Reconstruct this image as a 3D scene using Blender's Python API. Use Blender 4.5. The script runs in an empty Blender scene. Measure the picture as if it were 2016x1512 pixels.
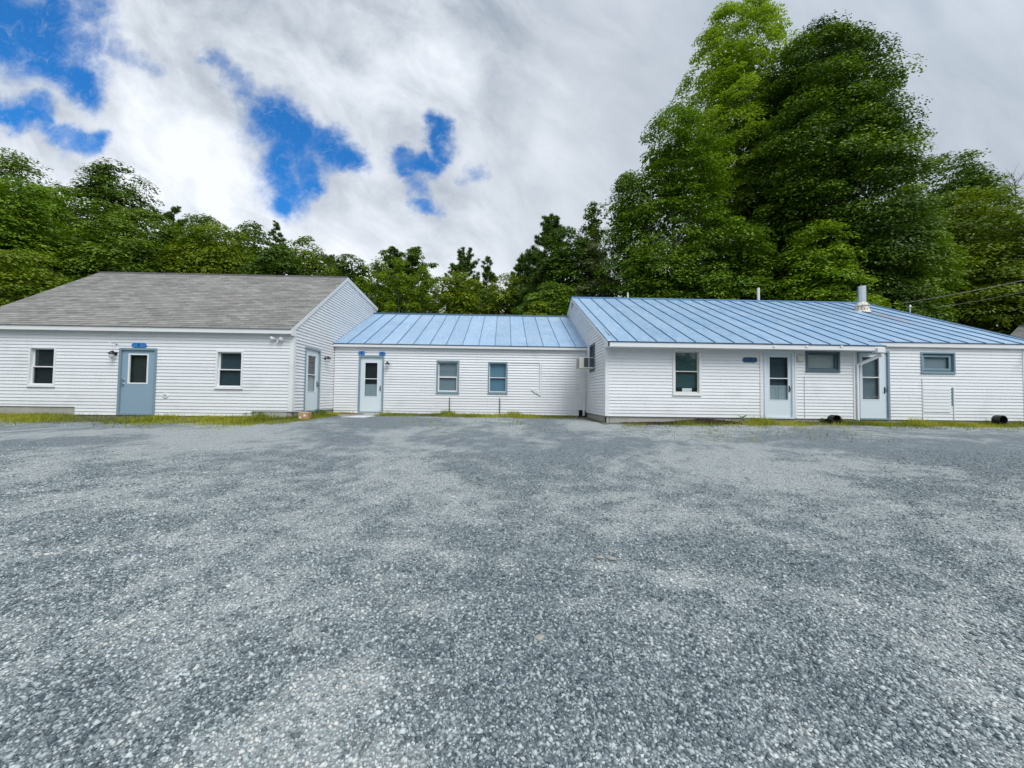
import bpy, bmesh, math, random
import numpy as np
from mathutils import Matrix, Vector

# ------------------------------------------------------------------ camera, light, exposure
scene = bpy.context.scene
COL = scene.collection
ZO = 0.80                                   # the camera stands 0.8 m above the ground at the walls (the lot falls towards it)
YAW, PIT, ROL = (math.radians(a) for a in (1.238, 1.850, 0.758))
_f = Vector((math.sin(YAW)*math.cos(PIT), math.cos(YAW)*math.cos(PIT), math.sin(PIT)))
_r = Vector((math.cos(YAW), -math.sin(YAW), 0)); _u = _r.cross(_f)
CR = math.cos(ROL)*_r + math.sin(ROL)*_u; CU = -math.sin(ROL)*_r + math.cos(ROL)*_u; CF = _f
cam_d = bpy.data.cameras.new('camera'); cam = bpy.data.objects.new('camera', cam_d); COL.objects.link(cam)
cam_d.sensor_width = 36; cam_d.lens = 757/2016*36; cam_d.clip_end = 3000; cam_d.clip_start = 0.05
cam.matrix_world = Matrix(((CR.x, CU.x, -CF.x, 0), (CR.y, CU.y, -CF.y, 0), (CR.z, CU.z, -CF.z, ZO), (0, 0, 0, 1)))
scene.camera = cam
def ray(px, py):
    return CR*((px-1008)/757) - CU*((py-756)/757) + CF
def at(px, py, Y):                          # the point at depth Y that the photograph shows at a pixel (used to survey the place)
    r = ray(px, py); return Vector((0, 0, ZO)) + r*(Y/r.y)

scene.view_settings.view_transform = 'Standard'; scene.view_settings.look = 'None'
scene.view_settings.exposure = 0.22; scene.view_settings.gamma = 1
SUN_EL, SUN_AZ = math.radians(50), math.radians(148)     # azimuth clockwise from +Y: behind the camera, to the right
SDIR = Vector((math.sin(SUN_AZ)*math.cos(SUN_EL), math.cos(SUN_AZ)*math.cos(SUN_EL), math.sin(SUN_EL)))
sd = bpy.data.lights.new('sun', 'SUN'); sd.energy = 2.0; sd.angle = math.radians(34); sd.color = (1.0, 0.985, 0.955)
so = bpy.data.objects.new('sun', sd); COL.objects.link(so)
so.rotation_euler = SDIR.to_track_quat('Z', 'Y').to_euler()

class NT:
    def __init__(s, tree): s.t = tree; s.N = tree.nodes; s.L = tree.links
    def n(s, typ, **kw):
        o = s.N.new(typ)
        for k, v in kw.items():
            if k.startswith('_'): setattr(o, k[1:], v)
            else: s.set(o, k, v)
        return o
    def set(s, o, k, v):
        k = int(k[1:]) if k[0] == 'i' and k[1:].isdigit() else k.replace('__', ' ')
        sock = o.inputs[k]
        if isinstance(v, bpy.types.NodeSocket): s.L.new(v, sock)
        elif isinstance(v, bpy.types.Node): s.L.new(v.outputs[0], sock)
        else: sock.default_value = v
    def m(s, op, a, b=0.0, c=0.0, clamp=False):
        o = s.N.new('ShaderNodeMath'); o.operation = op; o.use_clamp = clamp
        for i, v in enumerate((a, b, c)): s.set(o, 'i%d' % i, v)
        return o.outputs[0]
    def mix(s, fac, a, b, blend='MIX'):
        o = s.N.new('ShaderNodeMix'); o.data_type = 'RGBA'; o.blend_type = blend
        s.set(o, 'i0', fac); s.set(o, 'i6', a); s.set(o, 'i7', b); return o.outputs[2]
    def ramp(s, fac, lo, hi, interp='SMOOTHSTEP', a=0.0, b=1.0):
        o = s.N.new('ShaderNodeMapRange'); o.interpolation_type = interp
        for i, v in enumerate((fac, lo, hi, a, b)): s.set(o, 'i%d' % i, v)
        return o.outputs[0]
    def noise(s, vec, scale, detail=4, rough=.55, dist=0.0):
        o = s.n('ShaderNodeTexNoise', Vector=vec, Scale=scale, Detail=detail, Roughness=rough, Distortion=dist); return o.outputs[0]
    def comb(s, x, y, z=0.0):
        return s.n('ShaderNodeCombineXYZ', i0=x, i1=y, i2=z).outputs[0]
def rgb(r, g, b): return (r, g, b, 1.0)

# ---- the sky: Nishita blue behind a broken deck of cloud, laid out by direction
world = bpy.data.worlds.new('World'); scene.world = world; world.use_nodes = True
def build_sky():
    w = NT(world.node_tree); w.N.clear()
    out = w.N.new('ShaderNodeOutputWorld'); bg = w.N.new('ShaderNodeBackground')
    sky = w.N.new('ShaderNodeTexSky'); sky.sky_type = 'NISHITA'; sky.sun_disc = False
    sky.sun_elevation = SUN_EL; sky.sun_rotation = SUN_AZ; sky.altitude = 150; sky.air_density = 1.0; sky.dust_density = .3; sky.ozone_density = 2.5
    tc = w.N.new('ShaderNodeTexCoord'); d = tc.outputs['Generated']
    sep = w.n('ShaderNodeSeparateXYZ', Vector=d)
    x, y, z = sep.outputs
    front = w.ramp(y, .12, .3)
    yy = w.m('MAXIMUM', y, .1)
    u = w.m('DIVIDE', x, yy); v = w.m('DIVIDE', z, yy)           # where the direction meets the plane of the far cloud bank
    # diagonal coordinates: the deck streams from upper left down to the right
    a = w.m('ADD', w.m('MULTIPLY', u, .72), w.m('MULTIPLY', v, -.69)); b = w.m('ADD', w.m('MULTIPLY', u, .69), w.m('MULTIPLY', v, .72))
    strm = w.comb(w.m('MULTIPLY', a, .62), b, .3)
    plane = w.comb(u, v, .0)
    big = w.noise(strm, 2.6, 6, .55, .3)
    mid = w.noise(strm, 6.5, 7, .6, .5)
    fine = w.noise(plane, 11, 9, .62, .6)
    wx = w.m('MULTIPLY', w.m('SUBTRACT', w.noise(plane, 5.0, 6, .6), .5), .22)
    wy = w.m('MULTIPLY', w.m('SUBTRACT', w.noise(w.comb(u, v, 7.3), 5.0, 6, .6), .5), .22)
    uu = w.m('ADD', u, wx); vv = w.m('ADD', v, wy)
    def uv(px, py):
        r = ray(px, py); return r.x/r.y, r.z/r.y
    gaps = [(-60, 50, 100, 30, 78, 1), (60, 80, 125, 100, 60, 1), (120, 130, 160, 165, 26, .95), (-30, 205, 70, 225, 22, 1), (90, 255, 180, 268, 9, .8),
            (410, 115, 500, 220, 7, .62), (215, 75, 300, 130, 8, .5),
            (535, 235, 585, 285, 40, 1), (560, 250, 640, 288, 28, 1), (640, 288, 700, 312, 17, .95), (545, 305, 570, 378, 32, 1), (590, 300, 606, 368, 18, .9),
            (857, 238, 864, 295, 8, .9), (803, 310, 848, 313, 12, .95), (825, 340, 840, 375, 7, .6), (850, 402, 853, 405, 12, .9), (925, 328, 930, 335, 7, .5)]
    tot = None
    for (x0, y0, x1, y1, r, k) in gaps:
        (ax, ay), (bx, by) = uv(x0, y0), uv(x1, y1)
        dx, dy = bx-ax, by-ay; L2 = dx*dx+dy*dy
        px_, py_ = w.m('SUBTRACT', uu, ax), w.m('SUBTRACT', vv, ay)
        t = w.m('DIVIDE', w.m('ADD', w.m('MULTIPLY', px_, dx), w.m('MULTIPLY', py_, dy)), L2, clamp=True)
        ex = w.m('SUBTRACT', px_, w.m('MULTIPLY', t, dx)); ey = w.m('SUBTRACT', py_, w.m('MULTIPLY', t, dy))
        dist = w.m('SQRT', w.m('ADD', w.m('MULTIPLY', ex, ex), w.m('MULTIPLY', ey, ey)))
        rr = r/757.
        g = w.m('MULTIPLY', w.ramp(dist, rr*1.9+.035, rr*.1), k)
        tot = g if tot is None else w.m('MAXIMUM', tot, g)
    tot = w.m('ADD', tot, w.m('MULTIPLY', w.m('SUBTRACT', fine, .5), w.m('ADD', .35, w.m('MULTIPLY', tot, .8))))
    tot = w.m('ADD', tot, w.m('MULTIPLY', w.m('SUBTRACT', mid, .5), .45))
    wisp = w.noise(plane, 26, 8, .68, .8)
    tot = w.m('ADD', tot, w.m('MULTIPLY', w.m('SUBTRACT', wisp, .5), .55))
    gap = w.m('MULTIPLY', w.ramp(tot, .06, .98), front)
    gap = w.m('MULTIPLY', gap, w.m('SUBTRACT', 1.0, w.m('MULTIPLY', w.ramp(wisp, .50, .80), .30)))
    # brightness of the deck: whiter low on the left and along the break, greyer to the right and overhead
    right = w.ramp(u, -.35, .45)
    low = w.ramp(v, 1.05, .25)
    lum = w.m('ADD', w.m('MULTIPLY', w.m('SUBTRACT', big, .5), w.m('SUBTRACT', 2.5, w.m('MULTIPLY', right, 1.9))), w.m('MULTIPLY', w.m('SUBTRACT', mid, .5), w.m('SUBTRACT', 1.5, w.m('MULTIPLY', right, 1.2))))
    lum = w.m('ADD', lum, w.m('MULTIPLY', low, w.m('SUBTRACT', .58, w.m('MULTIPLY', right, .54))))
    lum = w.m('ADD', lum, w.m('SUBTRACT', .40, w.m('MULTIPLY', right, .20)))
    lum = w.m('MINIMUM', w.m('MAXIMUM', lum, 0.0), 1.0)
    cl = w.mix(lum, rgb(3.3, 3.85, 4.55), rgb(8.4, 8.8, 9.4))
    # the deck is brighter round the hidden sun
    sdot = w.n('ShaderNodeVectorMath', _operation='DOT_PRODUCT', i0=d, i1=tuple(SDIR)).outputs['Value']
    boost = w.m('ADD', 1.0, w.m('MULTIPLY', w.ramp(sdot, .1, .95), .7))
    cl = w.mix(1.0, cl, w.comb(boost, boost, boost), 'MULTIPLY')
    blue = w.mix(1.0, sky.outputs[0], rgb(.24, .98, 1.6), 'MULTIPLY')
    skyc = w.mix(w.m('SUBTRACT', 1.0, front), blue, sky.outputs[0])
    fin = w.mix(gap, cl, skyc)
    w.set(bg, 'Color', fin); bg.inputs['Strength'].default_value = .1
    w.L.new(bg.outputs[0], out.inputs[0])
build_sky()

# ------------------------------------------------------------------ helpers
def Zc(z): return z + ZO                    # heights surveyed from the camera -> world
RNG = random.Random(7)
def tag(o, label=None, cat=None, group=None, kind=None):
    if label: o['label'] = label
    if cat: o['category'] = cat
    if group: o['group'] = group
    if kind: o['kind'] = kind
    return o
def thing(name, loc, label, cat, group=None):
    o = bpy.data.objects.new(name, None); COL.objects.link(o); o.location = loc; o.empty_display_size = .2
    return tag(o, label, cat, group)
def adopt(o, parent):
    o.parent = parent
    if parent is not None and parent.type == 'EMPTY': o.matrix_parent_inverse = Matrix.Translation(parent.location).inverted()
class Frame:
    def __init__(s, O, U, N): s.O = Vector((O[0], O[1], 0)); s.U = Vector((U[0], U[1], 0)); s.N = Vector((N[0], N[1], 0))
    def __call__(s, u, d, z): return s.O + s.U*u + s.N*d + Vector((0, 0, z))
WORLD = Frame((0, 0), (1, 0), (0, -1))      # u = X, d = towards the camera
class MB:
    def __init__(s): s.v = []; s.f = []; s.m = []; s.uv = {}; s.t = []
    def face(s, pts, mat=0, uv=None, tint=.5):
        i = len(s.v); s.v += [tuple(p) for p in pts]; s.f.append(tuple(range(i, i+len(pts)))); s.m.append(mat); s.t.append(tint)
        if uv: s.uv[len(s.f)-1] = uv
    def hexa(s, p, mat=0, tint=.5):          # p: 8 corners, 0-3 bottom ring, 4-7 top ring
        i = len(s.v); s.v += [tuple(q) for q in p]
        for q in ((0, 3, 2, 1), (4, 5, 6, 7), (0, 1, 5, 4), (1, 2, 6, 5), (2, 3, 7, 6), (3, 0, 4, 7)):
            s.f.append(tuple(i+k for k in q)); s.m.append(mat); s.t.append(tint)
    def box(s, x0, x1, y0, y1, z0, z1, mat=0, tint=.5):
        s.hexa([(x0, y0, z0), (x1, y0, z0), (x1, y1, z0), (x0, y1, z0), (x0, y0, z1), (x1, y0, z1), (x1, y1, z1), (x0, y1, z1)], mat, tint)
    def fbox(s, F, u0, u1, d0, d1, z0, z1, mat=0, tint=.5):
        p = [F(u0, d0, z0), F(u1, d0, z0), F(u1, d1, z0), F(u0, d1, z0), F(u0, d0, z1), F(u1, d0, z1), F(u1, d1, z1), F(u0, d1, z1)]
        s.hexa(p, mat, tint)
    def pane(s, F, u0, u1, d, z0, z1): s.face([F(u0, d, z0), F(u1, d, z0), F(u1, d, z1), F(u0, d, z1)])
    def ring(s, F, u0, u1, z0, z1, wd, d0, d1, mat=0, sides='LRTB', wb=None):
        wb = wd if wb is None else wb
        if 'B' in sides: s.fbox(F, u0, u1, d0, d1, z0, z0+wb, mat)
        if 'T' in sides: s.fbox(F, u0, u1, d0, d1, z1-wd, z1, mat)
        lo, hi = z0+(wb if 'B' in sides else 0), z1-(wd if 'T' in sides else 0)
        if 'L' in sides: s.fbox(F, u0, u0+wd, d0, d1, lo, hi, mat)
        if 'R' in sides: s.fbox(F, u1-wd, u1, d0, d1, lo, hi, mat)
    def tube(s, pts, rad, n=8, mat=0, caps=True, tint=.5):
        pts = [Vector(p) for p in pts]
        if not isinstance(rad, (list, tuple)): rad = [rad]*len(pts)
        base = len(s.v); ref = None
        for k, p in enumerate(pts):
            t = (pts[min(k+1, len(pts)-1)] - pts[max(k-1, 0)]).normalized()
            if ref is None: ref = t.orthogonal().normalized()
            ref = (ref - t*ref.dot(t)).normalized() if (ref - t*ref.dot(t)).length > 1e-5 else t.orthogonal().normalized()
            q = t.cross(ref)
            for j in range(n):
                a = 2*math.pi*j/n; s.v.append(tuple(p + (ref*math.cos(a) + q*math.sin(a))*rad[k]))
        for k in range(len(pts)-1):
            for j in range(n):
                a, b = base+k*n+j, base+k*n+(j+1) % n
                s.f.append((a, b, b+n, a+n)); s.m.append(mat); s.t.append(tint)
        if caps:
            s.f.append(tuple(base+j for j in range(n))[::-1]); s.m.append(mat); s.t.append(tint)
            e = base+(len(pts)-1)*n; s.f.append(tuple(e+j for j in range(n))); s.m.append(mat); s.t.append(tint)
    def lathe(s, c, prof, n=16, mat=0, axis='Z'):
        c = Vector(c); base = len(s.v)
        for (r, h) in prof:
            for j in range(n):
                a = 2*math.pi*j/n
                if axis == 'Z': s.v.append(tuple(c+Vector((r*math.cos(a), r*math.sin(a), h))))
                else: s.v.append(tuple(c+Vector((r*math.cos(a), -h, r*math.sin(a)))))
        for k in range(len(prof)-1):
            for j in range(n):
                a, b = base+k*n+j, base+k*n+(j+1) % n
                s.f.append((a, b, b+n, a+n)); s.m.append(mat); s.t.append(.5)
    def build(s, name, mats, parent=None, smooth=False, bevel=0):
        me = bpy.data.meshes.new(name); me.from_pydata(s.v, [], s.f)
        if not isinstance(mats, (list, tuple)): mats = [mats]
        for m in mats: me.materials.append(m)
        me.polygons.foreach_set('material_index', s.m)
        if s.t:
            at_ = me.attributes.new('tint', 'FLOAT', 'FACE'); at_.data.foreach_set('value', s.t)
        if s.uv:
            ul = me.uv_layers.new(name='UVMap')
            for fi, uvs in s.uv.items():
                for li, q in zip(me.polygons[fi].loop_indices, uvs): ul.data[li].uv = q
        if smooth: me.polygons.foreach_set('use_smooth', [True]*len(me.polygons))
        me.update()
        o = bpy.data.objects.new(name, me); COL.objects.link(o)
        if parent is not None: adopt(o, parent)
        if bevel:
            b = o.modifiers.new('bevel', 'BEVEL'); b.width = bevel; b.segments = 2; b.limit_method = 'ANGLE'
        return o

# ------------------------------------------------------------------ materials
def pmat(name, base, rough=.6, metal=0.0, spec=.5):
    m = bpy.data.materials.new(name); m.use_nodes = True; nt = NT(m.node_tree)
    p = m.node_tree.nodes['Principled BSDF']
    p.inputs['Base Color'].default_value = rgb(*base); p.inputs['Roughness'].default_value = rough; p.inputs['Metallic'].default_value = metal
    p.inputs['Specular IOR Level'].default_value = spec
    return m, nt, p
def objvec(nt): return nt.N.new('ShaderNodeTexCoord').outputs['Object']
def weathered(name, base, rough=.55, var=.08, scale=3., grime=(.3, .3, .28), gamt=.0, metal=0., bump=0., bscale=60., spec=.5, gscale=1.3):
    """paint or plastic with slow tonal drift, fine speckle and irregular grime of its own"""
    m, nt, p = pmat(name, base, rough, metal, spec)
    v = objvec(nt)
    n1 = nt.noise(v, scale, 5); n2 = nt.noise(v, scale*14, 3)
    k = nt.m('ADD', nt.m('MULTIPLY', nt.m('SUBTRACT', n1, .5), var*2), nt.m('MULTIPLY', nt.m('SUBTRACT', n2, .5), var))
    k = nt.m('ADD', 1.0, k)
    att = nt.n('ShaderNodeAttribute', _attribute_name='tint').outputs['Fac']
    k = nt.m('MULTIPLY', k, nt.m('ADD', .5, att))
    c = nt.mix(1.0, rgb(*base), nt.comb(k, k, k), 'MULTIPLY')
    if gamt:
        g = nt.ramp(nt.noise(v, gscale, 8, .65), .52, .75); c = nt.mix(nt.m('MULTIPLY', g, gamt), c, rgb(*grime))
    nt.set(p, 'Base Color', c)
    nt.set(p, 'Roughness', nt.m('ADD', rough-.08, nt.m('MULTIPLY', n2, .16)))
    if bump: nt.set(p, 'Normal', nt.n('ShaderNodeBump', Strength=bump, Distance=.01, Height=nt.noise(v, bscale, 4)).outputs[0])
    return m
M = {}
def streaked(m):
    nt = NT(m.node_tree); p = m.node_tree.nodes['Principled BSDF']; old = p.inputs['Base Color'].links[0].from_socket; v = objvec(nt)
    st = nt.noise(nt.n('ShaderNodeVectorMath', _operation='MULTIPLY', i0=v, i1=(5.5, 5.5, .55)).outputs[0], 1.0, 6, .65)
    bl = nt.noise(v, .7, 6, .7)
    k = nt.m('MULTIPLY', nt.ramp(st, .52, .74), nt.ramp(bl, .44, .62))
    nt.set(p, 'Base Color', nt.mix(nt.m('MULTIPLY', k, .24), old, rgb(.40, .41, .37))); return m
M['siding'] = streaked(weathered('white_vinyl_siding', (.76, .775, .79), .42, .035, 1.6, (.46, .47, .46), .25, bump=.05, bscale=25))
M['trim'] = weathered('white_trim', (.77, .78, .785), .4, .03, 4, (.5, .5, .48), .2)
M['soffit'] = weathered('soffit', (.70, .71, .70), .6, .03, 4)
M['teal'] = weathered('grey_blue_paint', (.205, .30, .345), .45, .06, 5, (.12, .16, .18), .3)
M['slate'] = weathered('dark_grey_blue_paint', (.085, .135, .165), .5, .08, 5)
M['bluedoor'] = weathered('blue_steel_door', (.25, .365, .455), .42, .04, 3, (.16, .23, .28), .25, gscale=2.2)
M['stormdoor'] = weathered('pale_storm_door', (.665, .74, .79), .38, .03, 2)
M['concrete'] = weathered('concrete', (.40, .39, .36), .85, .14, 3, (.18, .17, .14), .55, bump=.5, bscale=40)
M['padconc'] = weathered('pad_concrete', (.38, .36, .33), .85, .12, 4, (.20, .16, .12), .5, bump=.4)
M['board'] = weathered('pale_board', (.62, .64, .64), .7, .08, 5)
M['black'] = weathered('black_metal', (.012, .012, .014), .4, .1, 10)
M['blackpipe'] = weathered('black_plastic', (.010, .012, .010), .55, .2, 10)
M['darkin'] = pmat('dark_inside', (.012, .015, .017), .9)[0]
M['steel'] = weathered('brushed_steel', (.6, .6, .6), .3, .1, 20, metal=1.0)
M['signblue'] = weathered('blue_sign', (.035, .19, .50), .35, .05, 10)
M['signshade'] = weathered('dark_blue_sign', (.012, .075, .17), .35, .05, 10)  # the blue sign colour again, darkened for the shade under the eave
M['signdark'] = pmat('sign_digit', (.008, .014, .06), .4)[0]
M['lampglass'] = weathered('lamp_glass', (.62, .64, .64), .12, .05, 10)
M['cream'] = weathered('cream_metal', (.62, .60, .52), .5, .06, 5, (.3, .28, .22), .3)
M['vent'] = pmat('vent_slats', (.045, .055, .05), .5)[0]
M['white'] = weathered('white_plastic', (.78, .78, .78), .4, .03, 8)
M['pvc'] = weathered('white_pipe', (.74, .75, .76), .4, .04, 8, (.4, .38, .33), .4, gscale=6)
M['door_panel'] = weathered('inner_door', (.30, .36, .38), .5, .04, 3)
def glass_mat(name, tintc, dens, rough=.02):
    m = bpy.data.materials.new(name); m.use_nodes = True; nt = NT(m.node_tree); nt.N.clear()
    o = nt.N.new('ShaderNodeOutputMaterial')
    tr = nt.n('ShaderNodeBsdfTransparent', Color=rgb(*tintc)); gl = nt.n('ShaderNodeBsdfGlossy', Color=rgb(.92, .97, 1), Roughness=rough)
    nv = nt.n('ShaderNodeBump', Strength=.06, Distance=.02, Height=nt.noise(objvec(nt), 2.5, 2)).outputs[0]
    nt.set(gl, 'Normal', nv)
    fc = nt.n('ShaderNodeLayerWeight', Blend=.5).outputs['Facing']
    fac = nt.m('ADD', nt.m('MULTIPLY', nt.m('POWER', fc, 4.0), .9), .05+dens, clamp=True)
    mx = nt.n('ShaderNodeMixShader', i0=fac, i1=tr, i2=gl); nt.L.new(mx.outputs[0], o.inputs[0]); return m
M['glass'] = glass_mat('window_glass', (.88, .94, .96), .01)
M['mirror'] = glass_mat('shiny_window_glass', (.80, .86, .88), .10)
def blind_mat(name, base, pitch, dark, amt):
    m, nt, p = pmat(name, base, .6); v = objvec(nt)
    z = nt.n('ShaderNodeSeparateXYZ', Vector=v).outputs[2]
    fr = nt.m('FRACT', nt.m('DIVIDE', z, pitch))
    k = nt.m('MULTIPLY', nt.ramp(fr, .55, .9), amt)
    c = nt.mix(k, rgb(*base), rgb(*dark)); c = nt.mix(nt.m('MULTIPLY', nt.noise(v, 3, 3), .35), c, rgb(*dark)); nt.set(p, 'Base Color', c); return m
M['screen'] = blind_mat('window_screen', (.028, .055, .068), .5, (.012, .02, .026), .2)
M['screen2'] = blind_mat('dark_screen', (.012, .018, .024), .5, (.005, .007, .01), .2)
M['slats'] = blind_mat('dark_slat_blind', (.035, .045, .04), .03, (.008, .01, .01), .9)
M['curtain'] = blind_mat('grey_curtain', (.24, .29, .32), .9, (.12, .15, .17), .3)
M['pale_curtain'] = blind_mat('pale_curtain', (.72, .73, .71), .9, (.42, .44, .44), .3)  # pale backing colour that stands in for sky mirrored in the pane
M['shade'] = blind_mat('blue_shade', (.13, .25, .33), .8, (.08, .15, .21), .3)
M['green_shade'] = blind_mat('green_shade', (.025, .075, .075), .8, (.02, .05, .05), .3)

def shingle_mat():
    m, nt, p = pmat('asphalt_shingles', (.2, .18, .17), .92, spec=.2)
    uvn = nt.N.new('ShaderNodeUVMap'); uv = uvn.outputs[0]
    att = nt.n('ShaderNodeAttribute', _attribute_name='tint').outputs['Fac']
    br = nt.n('ShaderNodeTexBrick', Vector=uv, Color1=rgb(.205, .205, .192), Color2=rgb(.305, .302, .282), Mortar=rgb(.06, .055, .05), Scale=1.0, Mortar__Size=.004, Bias=0.0, Brick__Width=.30, Row__Height=.1397)
    br.offset = .37; br.offset_frequency = 2
    sp = nt.noise(objvec(nt), 220, 2); patch = nt.noise(objvec(nt), .55, 5)
    strip = nt.noise(nt.n('ShaderNodeVectorMath', _operation='MULTIPLY', i0=uv, i1=(1.3, 7.2, 1)).outputs[0], 1.0, 3)
    k = nt.m('ADD', .66, nt.m('ADD', nt.m('MULTIPLY', sp, .35), nt.m('ADD', nt.m('MULTIPLY', patch, .28), nt.m('MULTIPLY', nt.m('SUBTRACT', strip, .5), .6))))
    k = nt.m('MULTIPLY', k, nt.m('ADD', .8, nt.m('MULTIPLY', att, .4)))
    c = nt.mix(1.0, br.outputs[0], nt.comb(k, k, k), 'MULTIPLY')
    c = nt.mix(nt.m('MULTIPLY', nt.ramp(nt.noise(objvec(nt), .9, 5), .45, .7), .30), c, rgb(.25, .222, .20))
    nt.set(p, 'Base Color', c); nt.set(p, 'Normal', nt.n('ShaderNodeBump', Strength=.35, Distance=.004, Height=sp).outputs[0]); return m
M['shingle'] = shingle_mat()
M['ridge'] = weathered('ridge_cap', (.075, .07, .068), .9, .2, 8)
def metal_roof():
    m, nt, p = pmat('painted_metal_roof', (.2, .4, .7), .38, spec=.5)
    v = objvec(nt); uv = nt.N.new('ShaderNodeUVMap').outputs[0]
    n1 = nt.noise(v, .8, 5); st = nt.n('ShaderNodeVectorMath', _operation='MULTIPLY', i0=uv, i1=(6.0, 1.1, 1)).outputs[0]
    n2 = nt.noise(st, 1.6, 6, .65)
    c = nt.mix(nt.ramp(n1, .3, .7), rgb(.225, .375, .55), rgb(.295, .43, .575))
    c = nt.mix(nt.m('MULTIPLY', nt.ramp(n2, .42, .70), .65), c, rgb(.43, .51, .59))      # chalked, faded paint
    wear = nt.m('MULTIPLY', nt.ramp(nt.noise(v, .45, 3), .48, .66), nt.ramp(nt.noise(v, 7, 7, .75), .50, .60))
    c = nt.mix(nt.m('MULTIPLY', wear, .7), c, rgb(.15, .24, .33))                        # flaked patches
    cc = nt.n('ShaderNodeVectorMath', _operation='SUBTRACT', i0=v, i1=(15.9, 15.5, 4.4)).outputs[0]
    cc = nt.n('ShaderNodeVectorMath', _operation='MULTIPLY', i0=cc, i1=(1.3, .38, .45)).outputs[0]
    rd = nt.n('ShaderNodeVectorMath', _operation='LENGTH', i0=cc).outputs['Value']
    rust = nt.m('MULTIPLY', nt.ramp(rd, .62, .15), nt.ramp(nt.noise(v, 6, 5), .3, .6))
    c = nt.mix(nt.m('MULTIPLY', rust, .8), c, rgb(.36, .30, .22))                         # rust wash below the flue
    kt = nt.m('ADD', .86, nt.m('MULTIPLY', nt.n('ShaderNodeAttribute', _attribute_name='tint').outputs['Fac'], .28)); c = nt.mix(1.0, c, nt.comb(kt, kt, kt), 'MULTIPLY')
    nt.set(p, 'Base Color', c); nt.set(p, 'Roughness', nt.m('ADD', .30, nt.m('MULTIPLY', n2, .22)))
    nt.set(p, 'Normal', nt.n('ShaderNodeBump', Strength=.45, Distance=.03, Height=nt.noise(v, 1.9, 3)).outputs[0]); return m
M['metal_roof'] = metal_roof()
M['seam'] = weathered('dark_blue_seam', (.045, .15, .29), .5, .15, 6)
M['drip'] = weathered('dark_blue_edge', (.02, .07, .13), .5, .1, 6)
M['galv'] = weathered('galvanised', (.62, .66, .70), .32, .12, 9, metal=.85)
def rusty():
    m, nt, p = pmat('rusty_white_flashing', (.6, .58, .52), .6); v = objvec(nt)
    g = nt.ramp(nt.noise(nt.n('ShaderNodeVectorMath', _operation='MULTIPLY', i0=v, i1=(1, 1, .25)).outputs[0], 14, 5), .50, .62)
    nt.set(p, 'Base Color', nt.mix(g, rgb(.68, .66, .58), rgb(.30, .15, .06))); return m
M['rusty'] = rusty()
def cardboard():
    m, nt, p = pmat('cardboard', (.42, .25, .12), .85); v = objvec(nt)
    nt.set(p, 'Base Color', nt.mix(nt.noise(v, 6, 4), rgb(.36, .21, .10), rgb(.50, .31, .16))); return m
M['card'] = cardboard()
M['paper'] = pmat('paper_label', (.75, .74, .70), .7)[0]
M['cardtop'] = pmat('cardboard_flap', (.60, .48, .34), .8)[0]
M['wire'] = pmat('grey_wire', (.28, .28, .27), .5)[0]

# ------------------------------------------------------------------ ground
_BX = np.array([-400, -30, -7, 0, 3.2, 6, 9, 17, 30, 400.]); _BZ = np.array([.05, .05, .03, .03, .0, .05, .10, .12, .12, .12])
def ground_z(x, y):
    x = np.asarray(x, float); y = np.asarray(y, float)
    base = np.interp(x, _BX, _BZ)
    t = np.clip((12.0-y)/12.0, 0, None)
    fall = -.60*np.where(t < 1, t, 1+(t-1)*.25)
    back = np.clip((y-12)/3, 0, 1)*.03
    w = np.clip(t*3, 0, 1)
    lump = .012*np.sin(x*1.7+y*.6)*np.sin(y*1.3-x*.4) + .016*np.sin(x*.55+1)*np.sin(y*.7+2)
    far = np.clip((y-30)/60, 0, 1)**1.5*6
    rim = np.clip((np.hypot(x, y)-160)/600, 0, 1)*0
    return base + fall + back + lump*w + far + rim
def grid_mesh(name, xs, ys, dz, mat, kind='structure'):
    X, Y = np.meshgrid(xs, ys); Z = ground_z(X, Y) + dz
    v = np.stack([X, Y, Z], -1).reshape(-1, 3); nx, ny = len(xs), len(ys)
    i = np.arange(nx*ny).reshape(ny, nx)
    f = np.stack([i[:-1, :-1], i[:-1, 1:], i[1:, 1:], i[1:, :-1]], -1).reshape(-1, 4)
    return raw_mesh(name, v, f, mat, kind=kind, smooth=True)
def raw_mesh(name, v, f, mats, kind=None, smooth=False, tint=None, parent=None, extra=None):
    me = bpy.data.meshes.new(name); v = np.ascontiguousarray(v, np.float32); f = np.ascontiguousarray(f, np.int32); k = f.shape[1]
    me.vertices.add(len(v)); me.vertices.foreach_set('co', v.ravel())
    me.loops.add(f.size); me.loops.foreach_set('vertex_index', f.ravel())
    me.polygons.add(len(f)); me.polygons.foreach_set('loop_start', np.arange(len(f), dtype=np.int32)*k)
    me.polygons.foreach_set('loop_total', np.full(len(f), k, np.int32))
    if not isinstance(mats, (list, tuple)): mats = [mats]
    for m in mats: me.materials.append(m)
    if smooth: me.polygons.foreach_set('use_smooth', np.ones(len(f), bool))
    if tint is not None:
        a = me.attributes.new('tint', 'FLOAT', 'FACE'); a.data.foreach_set('value', np.ascontiguousarray(tint, np.float32))
    me.update(calc_edges=True)
    o = bpy.data.objects.new(name, me); COL.objects.link(o)
    if parent is not None: adopt(o, parent)
    if kind: o['kind'] = kind
    return o
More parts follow.
